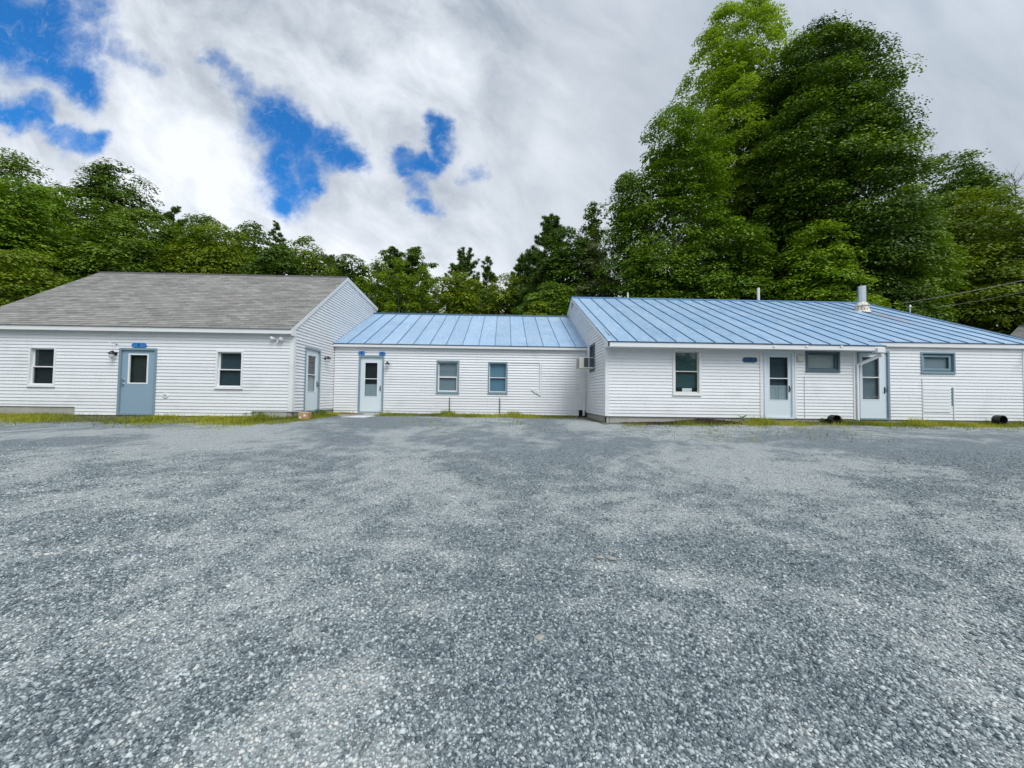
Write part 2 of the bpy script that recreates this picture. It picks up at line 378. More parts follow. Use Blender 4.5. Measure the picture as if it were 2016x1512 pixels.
def vnoise(x, y, f, seed):
    r = np.random.default_rng(seed); g = r.random((64, 64)); X, Y = np.asarray(x)*f+31.7, np.asarray(y)*f+17.3
    i, j = np.floor(X).astype(int), np.floor(Y).astype(int); a, b = X-i, Y-j; a, b = a*a*(3-2*a), b*b*(3-2*b)
    G = lambda p, q: g[p % 64, q % 64]
    return (G(i, j)*(1-a)+G(i+1, j)*a)*(1-b)+(G(i, j+1)*(1-a)+G(i+1, j+1)*a)*b
def dust_field(x, y):
    """where tyres have packed pale fines (1) and where darker loose stone lies (0)"""
    x = np.asarray(x, float); y = np.asarray(y, float)
    wx = x+1.1*(vnoise(x, y, .45, 1)-.5)*2; wy = y+1.1*(vnoise(x, y, .45, 2)-.5)*2
    iso = .5*vnoise(wx, wy, .42, 3)+.3*vnoise(wx, wy, 1.05, 4)+.2*vnoise(wx, wy, 2.6, 5)
    def arc(cx, cy, f, sd):
        rr, th = np.hypot(wx-cx, wy-cy), np.arctan2(wy-cy, wx-cx); return .65*vnoise(rr*f, th*3.0, 1.0, sd)+.35*vnoise(rr*f*2.4, th*6.0, 1.0, sd+1)
    a = np.where(x < 1, arc(-14, -3, .75, 6), arc(16, -2, .75, 8)); k = np.clip((np.abs(x-1))/3, 0, 1); a = a*k+iso*(1-k)
    d = .55*iso+.45*a+.22*(vnoise(x, y, 5.5, 10)-.5)+.14*(vnoise(x, y, 11, 11)-.5)
    d = np.clip((d-.36)/.30, 0, 1); return d*d*(3-2*d)
def gravel_mat():
    m, nt, p = pmat('crushed_gravel', (.2, .22, .24), .88, spec=.25); v = objvec(nt)
    def cells(scale):
        o = nt.n('ShaderNodeTexVoronoi', Vector=v, Scale=scale); return o.outputs['Color'], o.outputs['Distance']
    c1, d1 = cells(62); c2, d2 = cells(130)
    r1 = nt.n('ShaderNodeSeparateColor', Color=c1).outputs[0]; r2 = nt.n('ShaderNodeSeparateColor', Color=c2).outputs[1]
    fine = nt.noise(v, 7, 5, .65); patch = nt.noise(v, 2.2, 6, .65)
    dust = nt.m('ADD', nt.n('ShaderNodeAttribute', _attribute_name='dust').outputs['Fac'], nt.m('ADD', nt.m('MULTIPLY', nt.m('SUBTRACT', fine, .5), .5), nt.m('MULTIPLY', nt.m('SUBTRACT', patch, .5), .6)), clamp=True)
    c3, d3 = cells(24); r3 = nt.n('ShaderNodeSeparateColor', Color=c3).outputs[2]
    stone = nt.m('ADD', nt.m('MULTIPLY', r1, .55), nt.m('ADD', nt.m('MULTIPLY', r2, .30), nt.m('MULTIPLY', r3, .38)))
    dark = nt.mix(stone, rgb(.060, .082, .096), rgb(.360, .418, .440)); light = nt.mix(stone, rgb(.305, .342, .342), rgb(.63, .67, .66))
    c = nt.mix(dust, dark, light)
    edge = nt.ramp(d1, .28, .55); c = nt.mix(nt.m('MULTIPLY', edge, .45), c, rgb(.05, .06, .07))
    weed = nt.m('MULTIPLY', nt.ramp(nt.noise(v, .8, 6, .7), .66, .74), nt.ramp(fine, .45, .6))
    c = nt.mix(nt.m('MULTIPLY', weed, .45), c, rgb(.24, .25, .10))
    tur = nt.m('ADD', nt.n('ShaderNodeAttribute', _attribute_name='turf').outputs['Fac'], nt.m('MULTIPLY', nt.m('SUBTRACT', patch, .5), 1.3))
    tur = nt.ramp(tur, .35, .75); c = nt.mix(nt.m('MULTIPLY', tur, .85), c, nt.mix(nt.ramp(fine, .4, .62), rgb(.085, .068, .045), rgb(.135, .145, .045)))
    nt.set(p, 'Base Color', c)
    h = nt.m('ADD', nt.m('MULTIPLY', nt.m('SUBTRACT', 1.0, d1), .8), nt.m('ADD', nt.m('MULTIPLY', r1, .7), nt.m('MULTIPLY', r2, .4)))
    nt.set(p, 'Normal', nt.n('ShaderNodeBump', Strength=.9, Distance=.012, Height=h).outputs[0]); return m
M['gravel'] = gravel_mat()
def soil_mat():
    m, nt, p = pmat('soil', (.08, .07, .05), .95, spec=.1); v = objvec(nt)
    c = nt.mix(nt.noise(v, 3, 6), rgb(.045, .05, .025), rgb(.12, .105, .065)); c = nt.mix(nt.ramp(nt.noise(v, .25, 5), .4, .6), c, rgb(.05, .085, .02))
    nt.set(p, 'Base Color', c); nt.set(p, 'Normal', nt.n('ShaderNodeBump', Strength=.5, Distance=.03, Height=nt.noise(v, 30, 4)).outputs[0]); return m
M['soil'] = soil_mat()
xs = np.concatenate([[-1500, -900, -500, -250, -120], np.arange(-60, 60.1, 1.5), [120, 250, 500, 900, 1500]])
ys = np.concatenate([[-900, -400, -200, -100, -60, -40], np.arange(-25, 60.1, 1.5), [75, 90, 120, 250, 500, 900, 1800]])
grid_mesh('ground', xs, ys, -.03, M['soil'])
lot = grid_mesh('gravel_lot', np.concatenate([np.arange(-34, -19, .5), np.arange(-19, 19, .09), np.arange(19, 34.1, .5)]), np.concatenate([np.arange(-22, 0, .5), np.arange(0, 16.1, .09)]), 0.0, M['gravel'])
_co = np.empty(len(lot.data.vertices)*3, np.float32); lot.data.vertices.foreach_get('co', _co); _co = _co.reshape(-1, 3)
_at = lot.data.attributes.new('dust', 'FLOAT', 'POINT'); _at.data.foreach_set('value', dust_field(_co[:, 0], _co[:, 1]).astype(np.float32))
_fr = np.interp(_co[:, 0], [-30, -6.7, -6.6, -4.7, -4.6, 2.9, 3.0, 7.0, 7.4, 30], [10.6, 10.6, 11.4, 12.6, 13.7, 13.7, 11.6, 11.5, 11.2, 11.2])
_tf = np.clip((_co[:, 1]-_fr+.45)/.9, 0, 1)*np.where((_co[:, 0] > -6.3) & (_co[:, 0] < -4.6), .45, 1)
_at = lot.data.attributes.new('turf', 'FLOAT', 'POINT'); _at.data.foreach_set('value', _tf.astype(np.float32))

# loose stones lying on the near part of the lot
def stones():
    r = np.random.default_rng(3); N = 330000
    y = 1.0 + 6.5*r.random(N)**1.15; x = (r.random(N)*2-1)*(1.42*y+.5)
    # patchy: less where fines are packed
    du = dust_field(x, y)
    keep = r.random(N) < (1.0-.68*du)*np.clip((7.8-y)/2.8, 0, 1); x, y, du = x[keep], y[keep], du[keep]; n = len(x)
    s = np.clip(r.lognormal(math.log(.0066), .36, n), .0032, .0165)
    octv = np.array([[1, 0, 0], [-1, 0, 0], [0, 1, 0], [0, -1, 0], [0, 0, 1], [0, 0, -1.]])
    octf = np.array([[0, 2, 4], [2, 1, 4], [1, 3, 4], [3, 0, 4], [2, 0, 5], [1, 2, 5], [3, 1, 5], [0, 3, 5]])
    v = octv[None]*(1+.45*(r.random((n, 6, 3))-.5)) + .30*(r.random((n, 6, 3))-.5)
    sc = np.stack([s*(.8+.7*r.random(n)), s*(.7+.5*r.random(n)), s*(.45+.35*r.random(n))], -1); v *= sc[:, None]
    a = r.random(n)*6.283; ca, sa = np.cos(a), np.sin(a); tl = (r.random(n)-.5)*.9
    z2 = v[..., 2]*np.cos(tl)[:, None] + v[..., 0]*np.sin(tl)[:, None]; x2 = v[..., 0]*np.cos(tl)[:, None]-v[..., 2]*np.sin(tl)[:, None]
    vx = x2*ca[:, None]-v[..., 1]*sa[:, None]; vy = x2*sa[:, None]+v[..., 1]*ca[:, None]
    v = np.stack([vx+x[:, None], vy+y[:, None], z2+(ground_z(x, y)+s*.16)[:, None]], -1)
    f = (octf[None]+6*np.arange(n)[:, None, None]).reshape(-1, 3)
    t = np.repeat(np.clip(r.random(n)*(.80+.2*du)+.22*du, 0, 1), 8)
    m, nt, p = pmat('crushed_stone', (.3, .3, .3), .8, spec=.3)
    att = nt.n('ShaderNodeAttribute', _attribute_name='tint').outputs['Fac']
    cr = nt.N.new('ShaderNodeValToRGB'); e = cr.color_ramp.elements
    e[0].position = 0; e[0].color = rgb(.055, .072, .090); e[1].position = 1; e[1].color = rgb(.60, .60, .56)
    for pos, c in ((.30, (.145, .182, .190)), (.58, (.31, .36, .362)), (.82, (.49, .54, .53)), (.955, (.62, .655, .665)), (.99, (.46, .44, .39))):
        q = e.new(pos); q.color = rgb(*c)
    nt.set(cr, 'Fac', att); nt.set(p, 'Base Color', cr.outputs[0])
    o = raw_mesh('gravel_stones', v.reshape(-1, 3), f, m, kind='stuff', tint=t)
    tag(o, 'loose grey crushed stones covering the near lot', 'gravel')
stones()

# ------------------------------------------------------------------ building kit
def spans(u0, u1, holes, za, zb):
    cut = sorted((h[0], h[1]) for h in holes if h[2] < zb-1e-4 and h[3] > za+1e-4)
    out = []; c = u0
    for a, b in cut:
        if a > c: out.append((c, min(a, u1)))
        c = max(c, b)
    if c < u1: out.append((c, u1))
    return [q for q in out if q[1]-q[0] > 1e-4]
def siding(mb, F, lo, hi, z0, z1, holes=(), expo=.1025, seed=0, lip=.024):
    """lapped courses; lo(z), hi(z) give the wall's ends at a height"""
    rr = random.Random(seed); k = 0; z = z0
    while z < z1-1e-4:
        zt = min(z+expo, z1)
        if k % 2 == 0: joints = [lo(z)+rr.uniform(.3, 3.4)+3.66*j for j in range(9)]; tints = [.5+rr.uniform(-.032, .032) for _ in range(11)]
        cuts = sorted({z, zt} | {q for h in holes for q in h[2:4] if z+.002 < q < zt-.002})
        for za, zb in zip(cuts[:-1], cuts[1:]):
            oa = lip-(lip-.003)*(za-z)/expo; ob = lip-(lip-.003)*(zb-z)/expo
            for (a, b) in spans(lo(za), hi(za), holes, za, zb):
                bl = [a]+[j for j in joints if a+.1 < j < b-.1]+[b]
                for i, (c, d) in enumerate(zip(bl[:-1], bl[1:])):
                    ti = tints[sum(j < (c+d)/2 for j in joints)]
                    c2 = lo(zb) if abs(c-lo(za)) < 1e-6 else c; d2 = hi(zb) if abs(d-hi(za)) < 1e-6 else d
                    if d2 <= c2: d2 = c2+.001
                    mb.face([F(c, oa, za), F(d, oa, za), F(d2, ob, zb), F(c2, ob, zb)], 0, tint=ti)
                    if za == z: mb.face([F(c, 0, za), F(d, 0, za), F(d, oa, za), F(c, oa, za)], 0, tint=ti)
                    if i: mb.face([F(c, -.002, za), F(c, oa+.0025, za), F(c2, ob+.0025, zb), F(c2, -.002, zb)], 0, tint=ti)
        z = zt; k += 1
def backing(mb, F, holes, u0, u1, z0, z1, d=-.12, mat=1):
    """solid core of the wall behind the siding, split round the openings, and the reveals"""
    zs = sorted({z0, z1} | {min(max(q, z0), z1) for h in holes for q in h[2:4]})
    for za, zb in zip(zs[:-1], zs[1:]):
        for a, b in spans(u0, u1, holes, za, zb): mb.face([F(a, d, za), F(b, d, za), F(b, d, zb), F(a, d, zb)], mat)
def window(house, F, u0, u1, z0, z1, trim='trim', tw=.055, sash='trim', sw=.035, split=.5, back='screen', glass='glass', label=None, slide=False, proud=.042, inner=0.0):
    mb = MB(); mb.ring(F, u0, u1, z0, z1, tw, -.10, proud); mb.fbox(F, u0-.012, u1+.012, 0.0, proud+.018, z0-.022, z0-.001)
    win = mb.build('window', M[trim], house, bevel=.004)
    if label: win['label'] = label
    a, b, c, d = u0+tw+inner, u1-tw-inner, z0+tw+inner, z1-tw-inner
    if inner:
        q = MB(); q.ring(F, u0+tw, u1-tw, z0+tw, z1-tw, inner, -.06, -.02); q.build('inner_frame', M['slate'], win)
    s = MB()
    if split:
        zm = c+(d-c)*split
        s.ring(F, a, b, c, zm+.012, sw, -.050, -.012); s.ring(F, a, b, zm-.012, d, sw*.8, -.080, -.052, sides='LRT')
        s.fbox(F, a+.001, b-.001, -.080, -.0515, zm-.012, zm+.012)
    else: s.ring(F, a, b, c, d, sw, -.05, -.015)
    s.build('sash', M[sash], win, bevel=.003)
    g = MB()
    if split: g.pane(F, a+.01, b-.01, -.034, c+.01, zm); g.pane(F, a+.01, b-.01, -.068, zm+.001, d-.01)
    else: g.pane(F, a+.01, b-.01, -.034, c+.01, d-.01)
    g.build('pane', M[glass], win)
    k = MB(); k.fbox(F, u0+.01, u1-.01, -.105, -.094, z0+.01, z1-.01); k.build('blind', M[back], win)
    return win
def storm_door(house, F, u0, u1, z0, z1, gu0, gu1, gz0, gz1, frame='teal', fw=.065, slab='stormdoor', label=None, handle_right=True, inner='door_panel', split=.47, panel_top=.42, trimw=.018, back='screen2', glass='glass', lever=False):
    mb = MB(); w = F
    a, b = u0+fw, u1-fw; top = z1-fw; bot = z0+.05
    # the leaf, built round its window
    for (x0, x1, y0, y1) in ((a, gu0, bot, top), (gu1, b, bot, top), (gu0, gu1, bot, gz0), (gu0, gu1, gz1, top)):
        mb.fbox(F, x0, x1, -.045, -.012, y0, y1)
    door = mb.build('door', M[slab], house)
    if label: door['label'] = label
    fr = MB(); fr.ring(F, u0, u1, z0, z1, fw, -.12, .042, sides='LRT'); fr.fbox(F, a, b, -.12, .045, z0, z0+.045)
    fr.build('door_frame', M[frame], door, bevel=.004)
    t = MB(); t.ring(F, gu0, gu1, gz0, gz1, trimw, -.05, -.004)
    if split:
        zm = gz0+(gz1-gz0)*split; t.fbox(F, gu0+trimw, gu1-trimw, -.048, -.008, zm-.014, zm+.014)
    t.build('window_trim', M['trim'], door, bevel=.003)
    g = MB(); g.pane(F, gu0+.005, gu1-.005, -.034, gz0+.005, gz1-.005); g.build('pane', M[glass], door)
    bk = MB(); bk.fbox(F, u0+.02, u1-.02, -.118, -.112, z0+.05, z1-.02, 0); bk.build('blind', M[back], door)
    if inner:
        pn = MB(); pz = gz0+(gz1-gz0)*panel_top
        pn.fbox(F, gu0-.02, gu1+.02, -.110, -.080, z0+.06, pz)
        for s in (0, 1):
            c0 = gu0+.03+s*(gu1-gu0)*.5; pn.ring(F, c0, c0+(gu1-gu0)*.5-.06, gz0-.35, pz-.05, .02, -.080, -.070)
        pn.build('inner_panel', M[inner], door)
    h = MB(); hx = (b-.075) if handle_right else (a+.075); hz = z0+.96
    if lever:
        for zz in (hz+.14, hz):
            if zz == hz: h.build('lock', M['steel'], door); h = MB()
            h.lathe(F(hx, -.012, zz), [(0, 0), (.032, 0), (.032, .012), (.022, .018), (.022, .045), (.03, .05), (.028, .065), (0, .068)], 14, axis='Y')
    else:
        h.fbox(F, hx-.016, hx+.016, -.012, .004, hz-.10, hz+.10); h.tube([F(hx, .004, hz-.055), F(hx, .045, hz-.05), F(hx, .05, hz+.03), F(hx, .004, hz+.05)], .009, 8)
        h.lathe(F(hx, .0, hz+.085), [(0, .0), (.012, .0), (.012, .014), (0, .016)], 10, axis='Y') if abs(F.N.y) > .5 else None
    h.build('handle', M['steel'] if lever else M['black'], door)
    return door
def slope_quad(F, a, b, ca, cb): return None

# ------------------------------------------------------------------ shingled house (left)
def shingled_house():
    XL, XW, YF, YB = -6.63, -16.62, 12.20, 19.86
    EY, EZ, RY, RZ, BY, BZ = 11.98, 2.00, 16.10, 4.90, 19.97, 4.50
    s1 = (RZ-EZ)/(RY-EY); s2 = (BZ-RZ)/(BY-RY)
    root = thing('shingled_house', (-11.6, 12.2, .05), 'white clapboard house with brown-grey shingle roof and blue door', 'house')
    F = Frame((0, YF), (1, 0), (0, -1))
    holes = [(-14.68, -13.86, Zc(.12), Zc(1.35)), (-8.99, -8.15, Zc(.13), Zc(1.32)), (-11.95, -10.80, Zc(-.80), Zc(1.35))]
    low = [(-17.5, -13.23, Zc(-.80), Zc(-.50)), (-7.83, -6.0, Zc(-.80), Zc(-.57))]
    w = MB(); z0 = Zc(-.735); ztop = Zc(1.86)
    siding(w, F, lambda z: XW, lambda z: XL, z0, ztop, holes+low, seed=1)
    backing(w, F, holes, XW, XL, Zc(-.9), ztop)
    # right gable wall
    G = Frame((XL, 0), (0, 1), (1, 0))
    def zroof(y): return EZ+s1*(y-EY) if y < RY else RZ+s2*(y-RY)
    glo = lambda z: YF if z < Zc(zroof(YF)-.1) else min(RY, EY+(z-Zc(EZ)+.1)/s1)
    ghi = lambda z: YB if z < Zc(zroof(YB)-.1) else max(RY, RY+(z-Zc(RZ)+.1)/s2)
    gh = [(12.88, 13.95, Zc(-.62), Zc(1.57))]; gl = [(12.0, 15.2, Zc(-.8), Zc(-.585))]
    siding(w, G, glo, ghi, z0, Zc(RZ-.06), gh+gl, seed=2, lip=.032)
    for (a, b, c, d) in ((YF, 12.88, -.9, 1.57), (13.95, YB, -.9, 1.57), (YF, YB, 1.57, 1.9)): w.face([G(a, -.12, Zc(c)), G(b, -.12, Zc(c)), G(b, -.12, Zc(d)), G(a, -.12, Zc(d))], 1)
    w.face([G(YF, -.12, Zc(1.9)), G(YB, -.12, Zc(1.9)), G(YB, -.12, Zc(4.4)), G(RY, -.12, Zc(4.75))], 1)
    G2 = Frame((XW, 0), (0, 1), (-1, 0)); siding(w, G2, glo, ghi, z0, Zc(RZ-.06), [], seed=3)
    w.face([(XW, YB, Zc(-.8)), (XL, YB, Zc(-.8)), (XL, YB, Zc(BZ)), (XW, YB, Zc(BZ))], 0)
    w.build('wall', [M['siding'], M['darkin']], root)
    fd = MB(); fd.box(XW+.012, -13.2, YF+.012, YF+.2, Zc(-1.1), Zc(-.48)); fd.box(-7.86, XL-.02, YF+.012, YF+.2, Zc(-1.1), Zc(-.55)); fd.box(-13.199, -7.861, YF+.02, YF+.2, Zc(-1.1), Zc(-.74)); fd.box(XL-.2, XL-.02, YF+.201, YB, Zc(-1.1), Zc(-.575))
    fd.build('foundation', M['concrete'], root)
    # roof of stepped courses
    r = MB(); x0, x1 = XW-.10, XL+.045; e = .1397; L = math.hypot(RY-EY, RZ-EZ)+.03; cy, cz = (RY-EY)/math.hypot(RY-EY, RZ-EZ), (RZ-EZ)/math.hypot(RY-EY, RZ-EZ)
    k = 0; t = -.03; rr = random.Random(5)
    while t < L-.03:
        tb = min(t+e, L-.03)
        P = lambda x, q, h: (x, EY+cy*q-cz*h, Zc(EZ)+cz*q+cy*h)
        xx = x0
        while xx < x1-1e-6:
            xe = min(x1, xx+rr.uniform(.55, 1.3)); h0 = .010+rr.uniform(0, .003)
            r.face([P(xx, t, h0), P(xe, t, h0), P(xe, tb, .003), P(xx, tb, .003)], 0, [(xx, t), (xe, t), (xe, tb), (xx, tb)], tint=.5+rr.uniform(-.30, .30))
            r.face([P(xx, t, -.004), P(xe, t, -.004), P(xe, t, h0), P(xx, t, h0)], 0, [(xx, t), (xe, t), (xe, t), (xx, t)], tint=.1)
            xx = xe
        t = tb; k += 1
    r.face([(x0, RY, Zc(RZ)+.004), (x1, RY, Zc(RZ)+.004), (x1, BY, Zc(BZ)), (x0, BY, Zc(BZ))], 0, [(x0, 0), (x1, 0), (x1, 4), (x0, 4)])
    r.face([(x0, EY+.02, Zc(EZ)-.03), (x1, EY+.02, Zc(EZ)-.03), (x1, RY, Zc(RZ)-.04), (x0, RY, Zc(RZ)-.04)], 1)
    r.face([(x0, RY, Zc(RZ)-.04), (x1, RY, Zc(RZ)-.04), (x1, BY, Zc(BZ)-.04), (x0, BY, Zc(BZ)-.04)], 1)
    roof = r.build('roof', [M['shingle'], M['darkin']], root)
    c = MB(); xx = x0
    while xx < x1-.01:
        xe = min(xx+.30, x1); h = .020+.006*(int((xx-x0)/.3) % 2)
        c.face([(xx, RY-.11, Zc(RZ-.11*s1)+h*.6), (xe, RY-.11, Zc(RZ-.11*s1)+h*.6), (xe, RY, Zc(RZ)+h+.012), (xx, RY, Zc(RZ)+h+.012)], 0, tint=.5+rr.uniform(-.2, .2))
        c.face([(xx, RY, Zc(RZ)+h+.012), (xe, RY, Zc(RZ)+h+.012), (xe, RY+.15, Zc(RZ)+.005), (xx, RY+.15, Zc(RZ)+.005)], 0)
        c.face([(xx, RY-.11, Zc(RZ-.11*s1)-.01), (xe, RY-.11, Zc(RZ-.11*s1)-.01), (xe, RY-.11, Zc(RZ-.11*s1)+h*.6), (xx, RY-.11, Zc(RZ-.11*s1)+h*.6)], 0)
        xx = xe
    c.build('ridge_cap', M['ridge'], roof)
    p = MB(); q = at(564, 541, 16.35); p.tube([(q.x, 16.35, Zc(RZ)-.1), (q.x, 16.35, Zc(RZ)+.14)], .045, 12); p.build('vent_pipe', M['pvc'], roof)
    # fascia, soffit, rake boards, corner boards
    f = MB(); f.box(x0, XL+.03, EY+.005, EY+.03, Zc(1.845), Zc(EZ)-.012); f.build('fascia', M['trim'], root, bevel=.003)
    f = MB(); f.box(x0, XL-.02, EY+.03, YF-.002, Zc(1.862), Zc(1.872)); f.build('soffit', M['soffit'], root)
    for xa, xb in ((XL+.024, XL+.050), (XW-.09, XW-.03)):
        rk = MB()
        for (ya, za, yb, zb) in ((EY, EZ, RY, RZ), (RY, RZ, BY, BZ)):
            dr = .17 if yb > RY+1 else .16
            rk.hexa([(xa, ya, Zc(za)-dr), (xb, ya, Zc(za)-dr), (xb, yb, Zc(zb)-dr), (xa, yb, Zc(zb)-dr), (xa, ya, Zc(za)-.012), (xb, ya, Zc(za)-.012), (xb, yb, Zc(zb)-.012), (xa, yb, Zc(zb)-.012)])
        if xa > -10: rk.box(XL+.023, XL+.052, EY+.031, YF+.06, Zc(1.80), Zc(1.99))
        rk.build('rake_board', M['trim'], root)
    cb = MB(); cb.box(XL-.10, XL+.034, YF-.034, YF+.0, Zc(-.565), Zc(1.86)); cb.box(XL+.0, XL+.0335, YF+.0, YF+.10, Zc(-.565), Zc(1.86)); cb.build('corner_board', M['trim'], root)
    window(root, F, -14.68, -13.86, Zc(.12), Zc(1.35), back='screen2', label='dark double hung window near the left end')
    window(root, F, -8.99, -8.15, Zc(.13), Zc(1.32), back='screen', label='double hung window with grey screen beside the corner')
    storm_door(root, F, -11.95, -10.80, Zc(-.735), Zc(1.35), -11.70, -11.08, Zc(.23), Zc(1.18), frame='teal', slab='bluedoor', inner=None, split=None, trimw=.045, back='slats', lever=True, handle_right=False, label='blue steel entrance door with a small blinded window')
    storm_door(root, G, 12.88, 13.95, Zc(-.62), Zc(1.57), 13.14, 13.72, Zc(.06), Zc(1.33), label='pale storm door in the gable wall', panel_top=.4, handle_right=True)
    return root
shingled_house()

# ------------------------------------------------------------------ standing seam roofs
def seam_roof(root, xs0, xs1, EYf, zline, RY, BY, zback, seams, x_right_eave=None, ridge_mat='seam'):
    pass
def connecting_building():
    X0, X1, YF = -6.60, 3.25, 15.12
    EY, EZ, RY, RZ, BY = 14.95, 1.975, 19.5, 4.105, 23.9
    s = (RZ-EZ)/(RY-EY)
    root = thing('connecting_building', (-1.7, YF, .05), 'low white clapboard building under pale blue metal roof between the two larger ones', 'building')
    F = Frame((0, YF), (1, 0), (0, -1))
    holes = [(-5.66, -4.68, Zc(-.8), Zc(1.51)), (-2.64, -1.75, Zc(.09), Zc(1.38)), (-.62, .15, Zc(.11), Zc(1.35)), (2.97, 3.3, Zc(-.8), Zc(-.50))]
    w = MB(); siding(w, F, lambda z: X0, lambda z: X1, Zc(-.715), Zc(1.86), holes, expo=.1025, seed=11, lip=.036)
    backing(w, F, holes[:3], X0, X1, Zc(-1), Zc(1.86))
    w.build('wall', [M['siding'], M['darkin']], root)
    w = MB(); w.box(X0, X1, BY-.3, BY-.2, Zc(-.8), Zc(1.9)); w.build('rear_wall', M['siding'], root)
    r = MB()
    nx = 16; rr = random.Random(3); pitch = .632
    joints = [X0-.0] + [X0+.55+pitch*k for k in range(15)] + [X1+.02]
    L = math.hypot(RY-EY, RZ-EZ)
    for a, b in zip(joints[:-1], joints[1:]):
        q = rr.uniform(-50, 50); tn = rr.uniform(.3, .7)
        r.face([(a, EY, Zc(EZ)), (b, EY, Zc(EZ)), (b, RY, Zc(RZ)), (a, RY, Zc(RZ))], 0, [(a+q, 0), (b+q, 0), (b+q, L), (a+q, L)], tint=tn)
        r.face([(a, RY, Zc(RZ)), (b, RY, Zc(RZ)), (b, BY, Zc(EZ)), (a, BY, Zc(EZ))], 0, [(a+q, 0), (b+q, 0), (b+q, L), (a+q, L)], tint=tn)
    r.face([(X0, EY, Zc(EZ)-.03), (X1, EY, Zc(EZ)-.03), (X1, RY, Zc(RZ)-.05), (X0, RY, Zc(RZ)-.05)], 1)
    roof = r.build('roof', [M['metal_roof'], M['darkin']], root)
    for x in joints[1:-1]:
        sm = MB(); sm.hexa([(x-.009, EY-.012, Zc(EZ)-.01), (x+.009, EY-.012, Zc(EZ)-.01), (x+.009, RY-.02, Zc(RZ)-.01), (x-.009, RY-.02, Zc(RZ)-.01), (x-.006, EY-.012, Zc(EZ)+.022), (x+.006, EY-.012, Zc(EZ)+.022), (x+.006, RY-.02, Zc(RZ)+.028), (x-.006, RY-.02, Zc(RZ)+.028)])
        sm.build('seam', M['seam'], roof)
    c = MB(); c.hexa([(X0, RY-.10, Zc(RZ)-.035), (X1, RY-.10, Zc(RZ)-.035), (X1, RY+.10, Zc(RZ)-.035), (X0, RY+.10, Zc(RZ)-.035), (X0, RY-.05, Zc(RZ)+.045), (X1, RY-.05, Zc(RZ)+.045), (X1, RY+.05, Zc(RZ)+.045), (X0, RY+.05, Zc(RZ)+.045)])
    c.build('ridge_cap', M['drip'], roof)
    e = MB(); e.box(X0-.02, X1+.02, EY-.018, EY+.012, Zc(EZ)-.030, Zc(EZ)-.004); e.build('drip_edge', M['drip'], roof)
    f = MB(); f.box(X0, X1, EY+.0, EY+.025, Zc(1.845), Zc(EZ)-.031); f.box(X0, X1, EY+.025, YF-.002, Zc(1.858), Zc(1.866)); f.build('fascia', M['trim'], root)
    storm_door(root, F, -5.66, -4.68, Zc(-.715), Zc(1.51), -5.44, -4.93, Zc(-.08), Zc(1.26), label='pale storm door under the two small blue signs', split=.52, panel_top=.36)
    window(root, F, -2.64, -1.75, Zc(.09), Zc(1.38), trim='teal', tw=.06, sash='trim', sw=.05, back='curtain', label='grey-blue framed window with white sash nearer the door', glass='glass')
    window(root, F, -.62, .15, Zc(.11), Zc(1.35), trim='teal', tw=.05, sash='trim', sw=.03, back='shade', label='window with blue shade in the middle of the wall')
    t = MB(); t.fbox(F, .22, 1.46, .012, .05, Zc(1.325), Zc(1.35)); t.fbox(F, 1.41, 1.47, .012, .05, Zc(.20), Zc(1.324)); t.fbox(F, 1.475, 1.49, .012, .04, Zc(.05), Zc(1.35))
    t.hexa([F(1.08, .012, Zc(.26)), F(1.46, .012, Zc(.02)), F(1.46, .06, Zc(.02)), F(1.08, .06, Zc(.26)), F(1.12, .012, Zc(.32)), F(1.46, .012, Zc(.19)), F(1.46, .06, Zc(.19)), F(1.12, .06, Zc(.32))])
    t.build('trim_strip', M['siding'], root)
    k = MB(); k.box(2.9, X1, YF+.05, YF+.3, Zc(-1), Zc(-.45)); k.build('crawl_opening', M['darkin'], root)
    k = MB(); k.box(3.12, 3.20, YF-.05, YF-.02, Zc(-.72), Zc(.05)); k.build('loose_trim_board', M['trim'], root)
    k = MB(); k.box(X0, 2.95, YF+.02, YF+.15, Zc(-1.0), Zc(-.70)); k.build('foundation', M['concrete'], root)
connecting_building()

